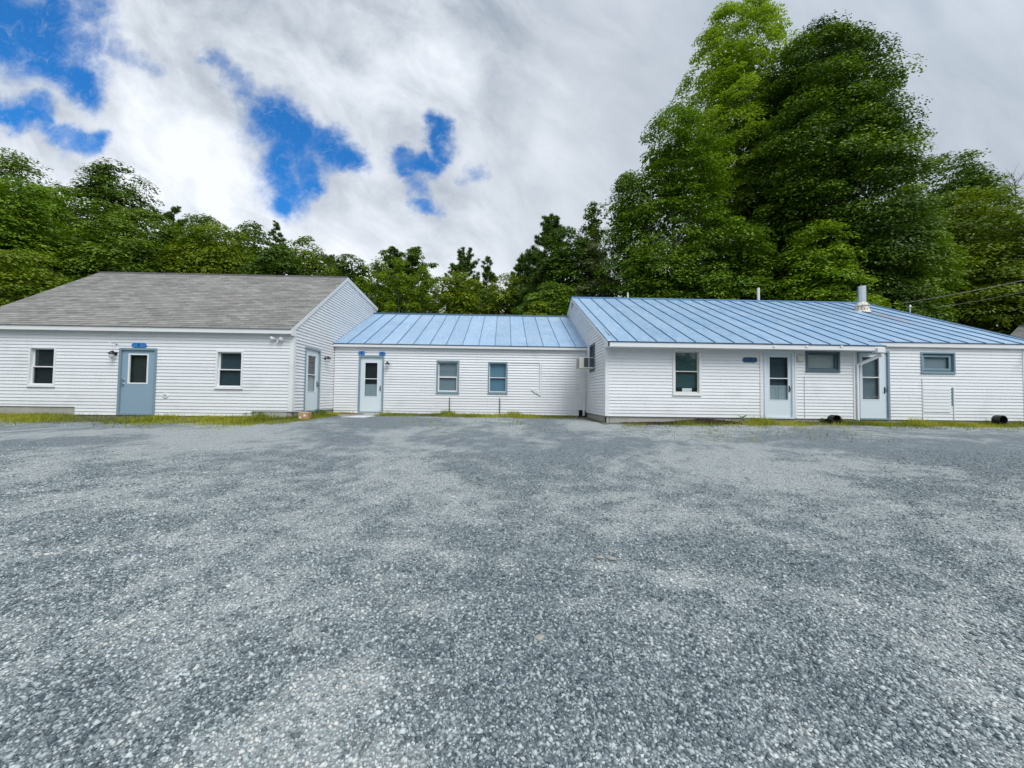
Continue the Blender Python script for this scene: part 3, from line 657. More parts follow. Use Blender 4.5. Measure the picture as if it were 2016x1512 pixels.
def metal_roofed_building():
    XR, XE, YF, YB = 3.27, 17.05, 12.20, 24.2
    sl = .4621; EY, EZ = 11.735, 1.752; RY = 18.30; RZ = EZ+sl*(RY-EY); E2Y = 12.09; E2Z = EZ+sl*(E2Y-EY); XS = 11.93; XRT = 17.72
    BY = 2*RY-EY
    root = thing('metal_roofed_building', (10, 12.2, .08), 'long white clapboard building with blue standing seam roof and metal flue', 'building')
    F = Frame((0, YF), (1, 0), (0, -1)); zb = Zc(-.585)
    holes = [(5.41, 6.33, Zc(.12), Zc(1.60)), (8.37, 9.35, Zc(-.8), Zc(1.575)), (9.74, 10.86, Zc(.94), Zc(1.60)), (11.44, 12.50, Zc(-.8), Zc(1.63)), (13.55, 14.69, Zc(.94), Zc(1.62))]
    w = MB(); siding(w, F, lambda z: XR, lambda z: XE, zb, Zc(1.80), holes, seed=21)
    backing(w, F, holes, XR, XE, Zc(-1), Zc(1.80))
    G = Frame((XR, 0), (0, 1), (-1, 0))
    zr = lambda y: EZ+sl*(y-EY) if y < RY else RZ-sl*(y-RY)
    glo = lambda z: YF if z < Zc(zr(YF)-.08) else min(RY, EY+(z-Zc(EZ)+.08)/sl)
    ghi = lambda z: YB if z < Zc(zr(YB)-.08) else max(RY, RY-(z-Zc(RZ)+.08)/sl)
    acw = (13.64, 14.50, Zc(.95), Zc(1.96))
    siding(w, G, glo, ghi, zb, Zc(RZ-.08), [acw], seed=22, lip=.032)
    for (a, b, c, d) in ((YF, acw[0], -1, 1.75), (acw[1], YB, -1, 1.75), (acw[0], acw[1], -1, .95)): w.face([G(a, -.12, Zc(c)), G(b, -.12, Zc(c)), G(b, -.12, Zc(d)), G(a, -.12, Zc(d))], 1)
    w.face([G(YF, -.12, Zc(2.0)), G(YB, -.12, Zc(2.0)), G(RY, -.12, Zc(RZ-.15))], 1)
    G2 = Frame((XE, 0), (0, 1), (1, 0)); siding(w, G2, glo, ghi, zb, Zc(RZ-.08), [], seed=23)
    w.face([(XR, YB, Zc(-.8)), (XE, YB, Zc(-.8)), (XE, YB, Zc(1.8)), (XR, YB, Zc(1.8))], 0)
    w.build('wall', [M['siding'], M['darkin']], root)
    fd = MB(); fd.box(XR+.03, XE-.02, YF+.02, YF+.2, Zc(-1.1), Zc(-.57)); fd.box(XR+.03, XR+.2, YF+.2, YB, Zc(-1.1), Zc(-.57)); fd.build('foundation', M['concrete'], root)
    # roof
    xl = XR-.075; pitch = .607
    joints = [xl, xl+.30]
    while joints[-1]+pitch < XRT-.1: joints.append(joints[-1]+pitch)
    joints.append(XRT); joints = sorted(set(joints+[XS])); rr = random.Random(9)
    r = MB(); LL = math.hypot(RY-EY, RZ-EZ); ca = (RY-EY)/LL
    off = 0
    for a, b in zip(joints[:-1], joints[1:]):
        ey, ez = (EY, EZ) if b <= XS+1e-6 else (E2Y, E2Z); q = rr.uniform(-50, 50); l0 = (ey-EY)/ca
        r.face([(a, ey, Zc(ez)), (b, ey, Zc(ez)), (b, RY, Zc(RZ)), (a, RY, Zc(RZ))], 0, [(a+q, l0), (b+q, l0), (b+q, LL), (a+q, LL)], tint=rr.uniform(.35, .65))
        r.face([(a, RY, Zc(RZ)), (b, RY, Zc(RZ)), (b, BY, Zc(EZ)), (a, BY, Zc(EZ))], 0, [(a, 0), (b, 0), (b, LL), (a, LL)])
    r.face([(xl, E2Y, Zc(E2Z)-.03), (XRT, E2Y, Zc(E2Z)-.03), (XRT, RY, Zc(RZ)-.05), (xl, RY, Zc(RZ)-.05)], 1)
    roof = r.build('roof', [M['metal_roof'], M['darkin']], root)
    for x in joints[1:-1]:
        if abs(x-XS) < 1e-6: continue
        ey, ez = (EY, EZ) if x < XS else (E2Y, E2Z)
        sm = MB(); sm.hexa([(x-.010, ey-.012, Zc(ez)-.01), (x+.010, ey-.012, Zc(ez)-.01), (x+.010, RY-.02, Zc(RZ)-.01), (x-.010, RY-.02, Zc(RZ)-.01), (x-.007, ey-.012, Zc(ez)+.024), (x+.007, ey-.012, Zc(ez)+.024), (x+.007, RY-.02, Zc(RZ)+.03), (x-.007, RY-.02, Zc(RZ)+.03)])
        sm.build('seam', M['seam'], roof)
    c = MB(); c.hexa([(xl, RY-.12, Zc(RZ)-.045), (XRT, RY-.12, Zc(RZ)-.045), (XRT, RY+.12, Zc(RZ)-.045), (xl, RY+.12, Zc(RZ)-.045), (xl, RY-.06, Zc(RZ)+.04), (XRT, RY-.06, Zc(RZ)+.04), (XRT, RY+.06, Zc(RZ)+.04), (xl, RY+.06, Zc(RZ)+.04)])
    c.build('ridge_cap', M['seam'], roof)
    e = MB(); e.box(xl-.02, XS+.02, EY-.018, EY+.012, Zc(EZ)-.032, Zc(EZ)-.004); e.box(XS-.22, XRT+.01, E2Y-.018, E2Y+.012, Zc(E2Z)-.016, Zc(E2Z)+.008)
    e.hexa([(XRT-.01, E2Y, Zc(E2Z)-.05), (XRT+.02, E2Y, Zc(E2Z)-.05), (XRT+.02, RY, Zc(RZ)-.05), (XRT-.01, RY, Zc(RZ)-.05), (XRT-.01, E2Y, Zc(E2Z)+.02), (XRT+.02, E2Y, Zc(E2Z)+.02), (XRT+.02, RY, Zc(RZ)+.02), (XRT-.01, RY, Zc(RZ)+.02)])
    e.build('drip_edge', M['drip'], roof)
    for (px, yb_, py0, py1, rad) in ((1236, 18.6, 588, 576, .037), (1493, 18.5, 592, 567, .06)):
        a = at(px, py1, yb_); p = MB(); p.tube([(a.x, yb_, Zc(RZ)-.2), (a.x, yb_, a.z)], rad, 12); p.build('vent_pipe', M['pvc'], roof)
    # flue with rusty flashing boot
    q = at(1697, 604, 16.6); zt = at(1697, 564, 16.6).z; zr_ = Zc(zr(16.6))
    ch = MB(); ch.lathe((q.x, 16.6, 0), [(.150, zr_+.2), (.150, zt-.14), (.156, zt-.14), (.156, zt-.11), (.150, zt-.11), (.150, zt), (.135, zt), (.135, zr_+.3)], 24); flue = ch.build('chimney', M['galv'], roof, smooth=False)
    ch = MB(); ch.lathe((q.x, 16.6, 0), [(.34, zr_-.12), (.26, zr_+.02), (.225, zr_+.20), (.27, zr_+.205), (.255, zr_+.24), (.155, zr_+.36), (.150, zr_+.38)], 24); ch.build('flashing', M['rusty'], flue)
    # gutter board under the long eave with its dropped end and the slanting downspout
    f = MB(); f.box(xl, XS, EY, EY+.028, Zc(1.580), Zc(EZ)-.033)
    f.build('gutter', M['trim'], root, bevel=.004)
    for px in (1524, 1588, 1656): b = MB(); q = at(px, 682, EY); b.box(q.x-.03, q.x+.03, EY-.022, EY-.001, q.z-.03, q.z+.03); b.build('gutter_bracket', M['trim'], root)
    f = MB(); f.box(xl, XS, EY+.029, YF-.002, Zc(1.588), Zc(1.600)); f.build('soffit', M['soffit'], root)
    f = MB(); f.box(XS-.02, XE+.03, E2Y+.0, E2Y+.022, Zc(1.772), Zc(E2Z)-.017); f.box(XS+.002, XE, E2Y+.023, YF-.002, Zc(1.775), Zc(1.79)); f.box(XE+.031, XRT, E2Y+.03, E2Y+.05, Zc(1.78), Zc(E2Z)-.02); f.build('fascia', M['trim'], root)
    d = MB(); d.box(11.62, 11.86, EY-.07, EY+.09, Zc(1.52), Zc(1.66)); d.box(11.76, 11.86, EY-.03, EY+.07, Zc(1.42), Zc(1.519))
    a, e_ = Vector((11.80, EY+.02, Zc(1.44))), Vector((11.44, YF-.08, Zc(1.18)))
    for p0, p1 in ((a, e_),):
        n = Vector((0, -1, 0)); up = Vector((.0, 0, 1))
        d.hexa([p0+Vector((0, -.04, -.045)), p0+Vector((0, .04, -.045)), p1+Vector((0, .04, -.045)), p1+Vector((0, -.04, -.045)), p0+Vector((0, -.04, .045)), p0+Vector((0, .04, .045)), p1+Vector((0, .04, .045)), p1+Vector((0, -.04, .045))])
    d.box(11.375, 11.435, YF-.085, YF-.02, Zc(-.62), Zc(1.20))
    d.build('downspout', M['trim'], root)
    # rake board and little gable louvre on the near gable
    for xa, xb in ((XR-.07, XR-.02), (XE+.03, XE+.07)):
        rk = MB()
        for (ya, za, yb, zb_) in ((EY, EZ, RY, RZ), (RY, RZ, BY, EZ)):
            rk.hexa([(xa, ya, Zc(za)-.165), (xb, ya, Zc(za)-.165), (xb, yb, Zc(zb_)-.165), (xa, yb, Zc(zb_)-.165), (xa, ya, Zc(za)-.034), (xb, ya, Zc(za)-.034), (xb, yb, Zc(zb_)-.034), (xa, yb, Zc(zb_)-.034)])
        if xa < 5: rk.box(XR-.068, XR+.04, EY+.029, YF-.003, Zc(1.585), Zc(1.80))
        rk.build('rake_board', M['trim'], root)
    gv = MB(); gv.face([G(RY-.50, .022, Zc(RZ-.46)), G(RY+.5, .022, Zc(RZ-.46)), G(RY, .022, Zc(RZ-.2))], 1)
    for (p, q) in (((RY-.60, RZ-.50), (RY+.6, RZ-.50)), ((RY-.60, RZ-.50), (RY, RZ-.19)), ((RY+.6, RZ-.50), (RY, RZ-.19))):
        gv.tube([G(p[0], .02, Zc(p[1])), G(q[0], .02, Zc(q[1]))], .026, 4, 0)
    gv.build('gable_vent', [M['trim'], M['vent']], root)
    cb = MB(); cb.box(XR-.034, XR+.085, YF-.034, YF+.0, zb, Zc(1.586)); cb.box(XR-.0335, XR+.0, YF+.0, YF+.10, zb, Zc(1.70)); cb.build('corner_board', M['trim'], root); cb = MB(); cb.box(XE-.09, XE+.02, YF-.034, YF, zb, Zc(1.774)); cb.build('corner_board', M['trim'], root)
    # openings
    wn = window(root, F, 5.41, 6.33, Zc(.12), Zc(1.585), tw=.075, sash='cream', sw=.03, split=.52, back='green_shade', label='tall window with green shade left of the dark oval sign')
    k = MB(); k.fbox(F, 5.52, 6.22, -.093, -.088, Zc(.20), Zc(.36), 1); k.fbox(F, 5.76, 6.08, -.087, -.084, Zc(.20), Zc(.34), 0); k.lathe(F(6.12, -.083, Zc(.29)), [(0, 0), (.05, 0), (.05, .02), (0, .022)], 14, 1, 'Y'); k.build('sill_clutter', [M['white'], M['darkin']], wn)
    storm_door(root, F, 8.37, 9.35, Zc(-.60), Zc(1.575), 8.56, 9.20, Zc(-.01), Zc(1.40), frame='stormdoor', label='pale storm door right of the dark oval sign', split=.50, panel_top=.34, back='screen')
    for a, b, c, d in ((8.24, 8.30, -.62, 1.58), (9.37, 9.43, -.58, 1.58), (9.69, 9.705, -.60, .78), (11.30, 11.36, -.6, 1.58)):
        t = MB(); t.fbox(F, a, b, .0, .036, Zc(c), Zc(d)); t.build('trim_strip', M['trim'], root)
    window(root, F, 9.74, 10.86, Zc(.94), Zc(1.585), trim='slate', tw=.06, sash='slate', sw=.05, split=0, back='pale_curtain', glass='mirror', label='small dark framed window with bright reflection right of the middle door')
    storm_door(root, F, 11.44, 12.50, Zc(-.60), Zc(1.63), 11.60, 12.22, Zc(.03), Zc(1.46), frame='teal', label='pale storm door behind the slanting downspout', split=.52, inner=None, back='curtain', glass='mirror', trimw=.03)  # grey backing stands in for sky and trees mirrored in this door
    window(root, F, 13.55, 14.69, Zc(.94), Zc(1.62), trim='teal', tw=.05, sash='teal', sw=.06, split=0, back='curtain', inner=.045, label='small grey-blue framed window nearest the right end')
    # patched siding below the last window
    pt = MB(); z = Zc(.50)
    for i in range(8): pt.hexa([F(13.60, .020, z-.10), F(14.50, .020, z-.10), F(14.50, .040, z-.10), F(13.60, .040, z-.10), F(13.60, .020, z-.002), F(14.50, .020, z-.002), F(14.50, .026, z-.002), F(13.60, .026, z-.002)], 0); z -= .103
    pt.fbox(F, 14.56, 14.60, .0, .040, Zc(-.1), Zc(.48), 1); pt.fbox(F, 14.602, 14.64, .0, .038, Zc(-.55), Zc(.48), 0); pt.fbox(F, 13.57, 13.59, .0, .036, Zc(-.55), Zc(.75), 0)
    pt.build('siding_patch', [M['siding'], M['teal']], root)
    # dark window frame that holds the cooler in the gable
    a0 = MB(); a0.ring(G, acw[0], acw[1], acw[2], acw[3], .07, -.08, .03); wf = a0.build('window', M['slate'], root)
    a0 = MB(); a0.fbox(G, acw[0]+.05, acw[1]-.05, -.05, -.03, acw[2]+.05, acw[3]-.05); a0.build('pane', M['screen'], wf)
metal_roofed_building()

# the neighbour's shingled roof beyond the right end
def neighbour():
    root = thing('neighbour_house', (34, 24, .1), 'grey shingled house roof seen past the right end of the long building', 'house')
    p0, p1 = at(1972, 676, 21.5), at(2046, 602, 26.); rr = random.Random(4); r = MB(); rake = p1-p0; n_ = int(rake.length/.15)
    h = Vector((math.cos(-.30), math.sin(-.30), 0)); nrm = h.cross(rake).normalized(); W_ = 9.0
    for k in range(n_):
        a, b = p0+rake*(k/n_), p0+rake*((k+1)/n_); xx = 0.0
        while xx < W_-1e-6:
            xe = min(W_, xx+rr.uniform(.6, 1.4)); q = [a+h*xx+nrm*.014, a+h*xe+nrm*.014, b+h*xe+nrm*.002, b+h*xx+nrm*.002]
            r.face(q, 0, [(xx, k*.14), (xe, k*.14), (xe, k*.14+.139), (xx, k*.14+.139)], tint=.5+rr.uniform(-.4, .2))
            r.face([a+h*xx-nrm*.004, a+h*xe-nrm*.004, q[1], q[0]], 0, [(xx, 0)]*4, tint=.05); xx = xe
    bk_ = Vector((rake.x, rake.y, 0))*1.0
    r.face([p1, p1+h*W_, p1+h*W_+bk_-Vector((0, 0, rake.z)), p1+bk_-Vector((0, 0, rake.z))], 0, [(0, 0), (9, 0), (9, 5), (0, 5)])
    r.build('roof', M['nshingle'], root)
    w = MB(); i_ = h*.25+Vector((rake.x, rake.y, 0))*.06; c0, c1, c2, c3 = p0+i_, p1+h*.25, p0+i_+Vector((rake.x, rake.y, 0))*1.9, p0+i_+h*(W_-.5)
    z_ = lambda p: Vector((p.x, p.y, 0)); t_ = lambda p: p-Vector((0, 0, .12))
    w.face([z_(c0), z_(c3), t_(c3), t_(c0)]); w.face([z_(c2), z_(c0), t_(c0), t_(c1), t_(c2)])
    w.build('wall', M['siding'], root)
M['nshingle'] = M['shingle']
neighbour()

# ------------------------------------------------------------------ fittings on the walls
def text_mesh(ch, size):
    cu = bpy.data.curves.new('digit', 'FONT'); cu.body = ch; cu.size = size; cu.extrude = .001; cu.align_x = 'CENTER'; cu.align_y = 'CENTER'; cu.offset = .004
    o = bpy.data.objects.new('digit', cu); COL.objects.link(o); dg = bpy.context.evaluated_depsgraph_get(); dg.update()
    me = bpy.data.meshes.new_from_object(o.evaluated_get(dg)); bpy.data.objects.remove(o); return me
def sign(x0, x1, z0, z1, Y, ch, label, left=True, right=True, group=None):
    root = thing('number_sign', ((x0+x1)/2, Y, (z0+z1)/2), label, 'sign', group)
    h = z1-z0; r = h/2; zc = (z0+z1)/2; pts = []
    def arc(cx, a0, a1): return [(cx+r*math.cos(math.radians(a0+(a1-a0)*i/10)), zc+r*math.sin(math.radians(a0+(a1-a0)*i/10))) for i in range(11)]
    pts += arc(x1-r, -90, 90) if right else [(x1, z0), (x1, z1)]
    pts += arc(x0+r, 90, 270) if left else [(x0, z1), (x0, z0)]
    mb = MB(); n = len(pts); b = len(mb.v)
    mb.v += [(p[0], Y, p[1]) for p in pts]+[(p[0], Y+.03, p[1]) for p in pts]
    mb.f.append(tuple(range(n))); mb.f.append(tuple(range(n, 2*n))[::-1])
    for i in range(n): mb.f.append((i, n+i, n+(i+1) % n, (i+1) % n))
    mb.m = [0]*len(mb.f); mb.t = [.5]*len(mb.f)
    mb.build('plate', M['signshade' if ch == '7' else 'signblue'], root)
    me = text_mesh(ch, h*.95); me.materials.clear(); me.materials.append(M['signdark'])
    o = bpy.data.objects.new('digit', me); COL.objects.link(o); o.parent = root
    o.matrix_parent_inverse = Matrix.Translation(root.location).inverted(); o.location = ((x0+x1)/2, Y-.0015, zc); o.rotation_euler = (math.pi/2, 0, 0)
sign(-11.57, -11.13, Zc(1.37), Zc(1.50), 12.150, '3', 'blue rounded sign with number 3 above the blue door', group='blue door number signs')
sign(-5.68, -5.44, Zc(1.545), Zc(1.685), 15.06, '4', 'small blue sign with number 4 over the left door corner', right=False, group='blue door number signs')
sign(-4.87, -4.63, Zc(1.535), Zc(1.675), 15.06, '5', 'small blue sign with number 5 over the right door corner', left=False, group='blue door number signs')
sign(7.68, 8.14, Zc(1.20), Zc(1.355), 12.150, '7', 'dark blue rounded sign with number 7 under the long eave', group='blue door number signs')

def wall_lamp(loc, N, label):
    """carriage lamp: round back plate, curved arm, black hood over a clear jar"""
    root = thing('wall_lamp', loc, label, 'lamp', 'black wall lamps beside doors')
    N = Vector((N[0], N[1], 0)); L = Vector(loc)
    m = MB(); m.tube([L, L+N*.025], [.06, .05], 14); m.build('back_plate', M['black'], root)
    m = MB(); m.tube([L+N*.02, L+N*.07+Vector((0, 0, .06)), L+N*.12+Vector((0, 0, .08)), L+N*.14+Vector((0, 0, .045))], .012, 8); m.build('arm', M['black'], root)
    c = L+N*.14
    m = MB(); m.lathe(c, [(.0, .07), (.03, .065), (.045, .04), (.085, .0), (.088, -.015), (.07, -.012)], 18); m.build('hood', M['black'], root, smooth=True)
    m = MB(); m.lathe(c, [(.058, -.005), (.062, -.07), (.05, -.13), (.02, -.15), (0, -.15)], 18); m.build('glass_jar', M['lampglass'], root, smooth=True)
    return root
q = at(222, 696, 12.15); wall_lamp((q.x+.06, 12.19, q.z), (0, -1), 'black carriage lamp on the wall left of the blue door')
wall_lamp((-6.612, 14.30, at(636, 705, 14.2).z), (1, 0), 'black carriage lamp on the gable wall in the inner corner')
q = at(763, 716, 15.0); wall_lamp((q.x, 15.10, q.z), (0, -1), 'black carriage lamp right of the door with two signs')

def floodlight():
    q = at(545, 668, 12.1); L = Vector((q.x, 12.19, q.z))
    root = thing('floodlight', L, 'white twin head floodlight under the eave near the corner', 'floodlight')
    m = MB(); m.lathe(L, [(0, .03), (.05, .03), (.055, 0)], 16, axis='Y'); m.tube([L+Vector((0, -.03, 0)), L+Vector((0, -.06, -.05)), L+Vector((.01, -.06, -.10))], .025, 10); m.build('base', M['white'], root)
    for s in (-1, 1):
        a = L+Vector((.03*s, -.04, .01)); d = Vector((.75*s, -.55, .12 if s < 0 else -.05)).normalized()
        h = MB(); h.tube([a, a+d*.06, a+d*.08, a+d*.17], [.018, .03, .045, .062], 16); hd = h.build('lamp_head', M['white'], root, smooth=False)
        g = MB(); g.tube([a+d*.1705, a+d*.185], [.056, .04], 16); g.build('lens', M['lampglass'], hd)
floodlight()
def outlet():
    q = at(326, 779, 12.18); root = thing('outlet_cover', (q.x, 12.18, q.z), 'round white outlet cover low on the wall right of the blue door', 'outlet')
    m = MB(); m.lathe((q.x, 12.185, q.z), [(.06, 0), (.085, .0), (.085, .022), (.075, .028), (0, .028)], 20, axis='Y'); m.build('cover', M['white'], root)
    m = MB(); m.box(q.x-.035, q.x-.012, 12.150, 12.1565, q.z-.03, q.z+.03); m.box(q.x+.012, q.x+.035, 12.150, 12.1565, q.z-.03, q.z+.03); m.build('socket', M['teal'], root)
outlet()
def hook():
    q = at(228, 677, 12.15); m = MB(); m.box(q.x-.03, q.x+.03, 12.165, 12.185, q.z-.012, q.z+.012); m.tube([(q.x, 12.17, q.z), (q.x-.03, 12.06, q.z+.01), (q.x-.09, 12.04, q.z+.025)], .009, 6)
    o = m.build('wall_hook', M['steel']); tag(o, 'small metal hook on the siding above the left lamp', 'hook')
hook()
def meter_box():
    a, b = at(1569, 699, 12.16), at(1582, 711.5, 12.16); root = thing('utility_box', ((a.x+b.x)/2, 12.18, b.z), 'small white square utility box beside the small dark window', 'utility box')
    m = MB(); m.box(a.x, b.x, 12.12, 12.186, b.z, a.z); m.build('case', M['cream'], root, bevel=.006)
    m = MB(); m.box(a.x+.02, b.x-.02, 12.112, 12.119, b.z+.02, a.z-.02); m.build('lid', M['cream'], root, bevel=.003)
meter_box()
def aircon():
    a, b = at(1141, 703, 13.75), at(1146, 724, 13.75); x0 = 2.70; x1 = 3.30; y0, y1 = 13.72, 14.26; z0, z1 = Zc(1.04), Zc(1.44)
    root = thing('window_air_conditioner', (x1, 14, z0), 'cream window air conditioner sticking out of the gable wall', 'air conditioner')
    m = MB(); m.box(x0, x1, y0, y1, z0, z1); body = m.build('housing', M['cream'], root, bevel=.012)
    for (p, q) in ((x0+.17, x0+.335), (x0+.365, x0+.53)):
        m = MB(); m.box(p, q, y0-.004, y0+.01, z0+.05, z1-.02)
        n = 9
        m2 = MB()
        for i in range(n):
            z = z0+.06+(z1-z0-.09)*i/n; m2.box(p+.004, q-.004, y0-.011, y0-.005, z, z+.012)
        v = m.build('side_vent', M['vent'], root); m2.build('slats', M['slate'], v)
    m = MB(); m.box(x0-.004, x0+.01, y0+.03, y1-.03, z0+.03, z1-.03); m2 = MB()
    for i in range(16):
        y = y0+.04+(y1-y0-.09)*i/16; m2.box(x0-.012, x0-.005, y, y+.012, z0+.035, z1-.035)
    v = m.build('rear_grille', M['vent'], root); m2.build('fins', M['steel'], v)
aircon()

# ------------------------------------------------------------------ things on the ground
def carton():
    a, b = at(582.5, 826, 11.6), at(606.5, 812.5, 11.75)
    cx = (a.x+b.x)/2; hw = (b.x-a.x)/2; g = float(ground_z(cx, 11.7)); z1 = b.z+.0
    root = thing('cardboard_box', (cx, 11.75, g), 'brown cardboard box lying in the grass below the house corner', 'box')
    c, s = math.cos(.18), math.sin(.18)
    FR = Frame((cx, 11.85), (c, s), (s, -c))
    m = MB(); m.fbox(FR, -hw, hw, -.17, .17, g, z1); m.build('carton', M['card'], root, bevel=.006)
    m = MB(); m.fbox(FR, -hw+.01, hw-.01, -.168, -.003, z1+.002, z1+.008); m.fbox(FR, -hw+.01, hw-.01, .003, .168, z1+.002, z1+.012); m.build('flap', M['cardtop'], root)
    m = MB(); m.fbox(FR, hw-.13, hw-.07, .171, .173, z1-.11, z1-.05); m.build('label', M['paper'], root); m = MB(); m.fbox(FR, -hw+.03, -hw+.08, .171, .173, g+.03, g+.10); m.build('label', M['paper'], root)
carton()
def slab():
    x0, x1 = -6.05, -4.62; g = .045
    root = MB(); o = None
    m = MB(); m.hexa([(x0-.1, 13.65, g-.15), (x1-.05, 13.55, g-.15), (x1+.02, 15.09, g-.15), (x0+.3, 15.09, g-.15), (x0-.1, 13.65, g+.02), (x1-.05, 13.55, g+.02), (x1+.02, 15.09, g+.045), (x0+.3, 15.09, g+.045)])
    o = m.build('concrete_step', M['padconc'], bevel=.012); tag(o, 'worn concrete pad in front of the door with two signs', 'step')
    a, b = at(676, 826, 13.1), at(731, 826, 13.1)
    m = MB(); m.hexa([(a.x, 12.85, .015), (b.x-.15, 12.80, .015), (b.x, 13.5, .025), (a.x+.35, 13.52, .025), (a.x, 12.85, .05), (b.x-.15, 12.80, .05), (b.x, 13.5, .065), (a.x+.35, 13.52, .065)])
    o = m.build('flat_board', M['board'], bevel=.004); tag(o, 'pale flat board lying in front of the concrete pad', 'board')
    m = MB(); c = Vector((-5.55, 14.25, .079)); n = 26
    ring = [c+Vector((.42*math.cos(2*math.pi*i/n), .24*math.sin(2*math.pi*i/n), 0)) for i in range(n)]
    m.v = [tuple(p) for p in ring]+[tuple(p+Vector((0, 0, .018))) for p in ring]; m.f = [tuple(range(n))[::-1], tuple(range(n, 2*n))]+[(i, (i+1) % n, n+(i+1) % n, n+i) for i in range(n)]; m.m = [0]*len(m.f); m.t = [.5]*len(m.f)
    o = m.build('door_mat', weathered('brown_mat', (.13, .085, .055), .95, .2, 20)); tag(o, 'brown oval door mat on the concrete pad', 'mat')
slab()
def tyre_stub(px, py_top, Y, r, label, tall=0.0):  # black tyre remnants in the grass, shaped as short ribbed stubs
    q = at(px, py_top, Y); g = float(ground_z(q.x, Y)); zc = q.z-r
    root = thing('drain_pipe', (q.x, Y, g), label, 'pipe', 'black pipe ends in the grass')
    m = MB(); prof = []
    for i in range(3):
        h = -.06+.045*i; prof += [(r*.93, h), (r, h+.012), (r, h+.03), (r*.93, h+.042)]
    prof += [(r, .12), (r*1.0, .14), (r*.86, .14), (r*.84, -.03), (0, -.03)]
    m.lathe((q.x, Y, zc), prof, 22, axis='Y')
    if tall: m.hexa([(q.x-r*1.05, Y-.05, g-.1), (q.x+r*.98, Y-.05, g-.1), (q.x+r*.98, Y+.1, g-.1), (q.x-r*1.05, Y+.1, g-.1), (q.x-r*.9, Y-.05, zc), (q.x+r*.98, Y-.05, zc), (q.x+r*.98, Y+.1, zc), (q.x-r*.9, Y+.1, zc)])
    m.build('pipe', M['blackpipe'], root, smooth=False)
tyre_stub(1640, 816.5, 11.75, .155, 'black arched pipe end in the grass below the small dark window', tall=1)
tyre_stub(1964, 817.5, 11.75, .145, 'round black pipe end in the grass near the right end wall')
def stake(px, p0, p1, label):
    a, b = at(px, p0, 15.04), at(px, p1, 15.04); m = MB(); m.tube([(b.x, 15.04, b.z-.12), (b.x, 15.04, b.z), (a.x, 15.06, a.z)], [.016, .016, .012], 8)
    o = m.build('metal_stake', M['black']); tag(o, label, 'stake', 'thin black stakes against the low wall')
stake(885, 782, 812, 'thin black stake standing below the white sashed window'); stake(984, 783, 810, 'thin black stake standing below the window with blue shade')

# service mast and overhead wires at the right
def service():
    q = at(1791, 611, 21.0)
    root = thing('service_mast', (q.x, 21, 0), 'grey service mast with insulators behind the right roof slope', 'mast')
    m = MB(); m.tube([(q.x, 21, 0), (q.x, 21, q.z+.15)], .04, 10); m.build('pole', M['galv'], root)
    m = MB(); m.lathe((q.x, 21, q.z+.15), [(.04, 0), (.09, .02), (.08, .10), (.03, .16), (0, .17)], 12); m.build('weather_head', M['galv'], root)
    for (x0, y0, x1, y1, r, lb) in ((1776, 597, 2016, 545, .016, 'upper grey overhead wire rising to the right past the trees'), (1836, 606, 2016, 568, .010, 'lower thin overhead wire rising to the right past the trees')):
        a, b = at(x0, y0, 21.0), at(x1, y1, 19.0); e = a+(b-a)*1.8; m = MB(); pts = []
        for i in range(25):
            t = i/24; p = a.lerp(e, t); p.z -= .35*4*t*(1-t)*.5; pts.append(p)
        m.tube(pts, r*.75, 6); o = m.build('overhead_wire', M['wire']); tag(o, lb, 'wire', 'overhead wires')
service()

# ------------------------------------------------------------------ foliage kit (numpy)
def leaf_mat(name, dark, mid, light, trans=.35, rough=.5):
    m = bpy.data.materials.new(name); m.use_nodes = True; nt = NT(m.node_tree); nt.N.clear()
    o = nt.N.new('ShaderNodeOutputMaterial')
    att = nt.n('ShaderNodeAttribute', _attribute_name='tint').outputs['Fac']
    cr = nt.N.new('ShaderNodeValToRGB'); e = cr.color_ramp.elements; e[0].color = rgb(*dark); e[1].color = rgb(*light); q = e.new(.5); q.color = rgb(*mid); nt.set(cr, 'Fac', att)
    p = nt.n('ShaderNodeBsdfPrincipled', Base__Color=cr.outputs[0], Roughness=rough); p.inputs['Specular IOR Level'].default_value = .3
    tr = nt.n('ShaderNodeBsdfTranslucent', Color=nt.mix(1.0, cr.outputs[0], rgb(1.25, 1.25, .55), 'MULTIPLY'))
    mx = nt.n('ShaderNodeMixShader', i0=trans, i1=p.outputs[0], i2=tr.outputs[0]); nt.L.new(mx.outputs[0], o.inputs[0]); return m
LM = {
 'maple': leaf_mat('maple_leaves', (.028, .072, .006), (.082, .160, .008), (.180, .290, .014), .26),
 'lime': leaf_mat('bright_leaves', (.072, .150, .007), (.155, .268, .010), (.260, .385, .018), .34),
 'ash': leaf_mat('ash_leaves', (.120, .205, .016), (.195, .305, .022), (.285, .390, .036), .48),
 'olive': leaf_mat('yellow_green_leaves', (.085, .145, .006), (.172, .245, .009), (.285, .355, .015), .32),
 'forest': leaf_mat('forest_leaves', (.040, .086, .007), (.095, .172, .010), (.180, .272, .016), .3),
 'birch': leaf_mat('birch_leaves', (.105, .180, .009), (.170, .268, .013), (.255, .350, .020), .45),
 'pine': leaf_mat('pine_needles', (.038, .085, .012), (.085, .155, .020), (.155, .230, .028), .25),
 'pale': leaf_mat('pale_leaves', (.12, .165, .06), (.21, .26, .10), (.31, .35, .16), .3),
 'grass': leaf_mat('grass_blades', (.110, .145, .012), (.260, .290, .022), (.450, .430, .06), .35),
 'hosta': leaf_mat('hosta_leaves', (.05, .12, .04), (.10, .20, .07), (.2, .3, .12), .3)}
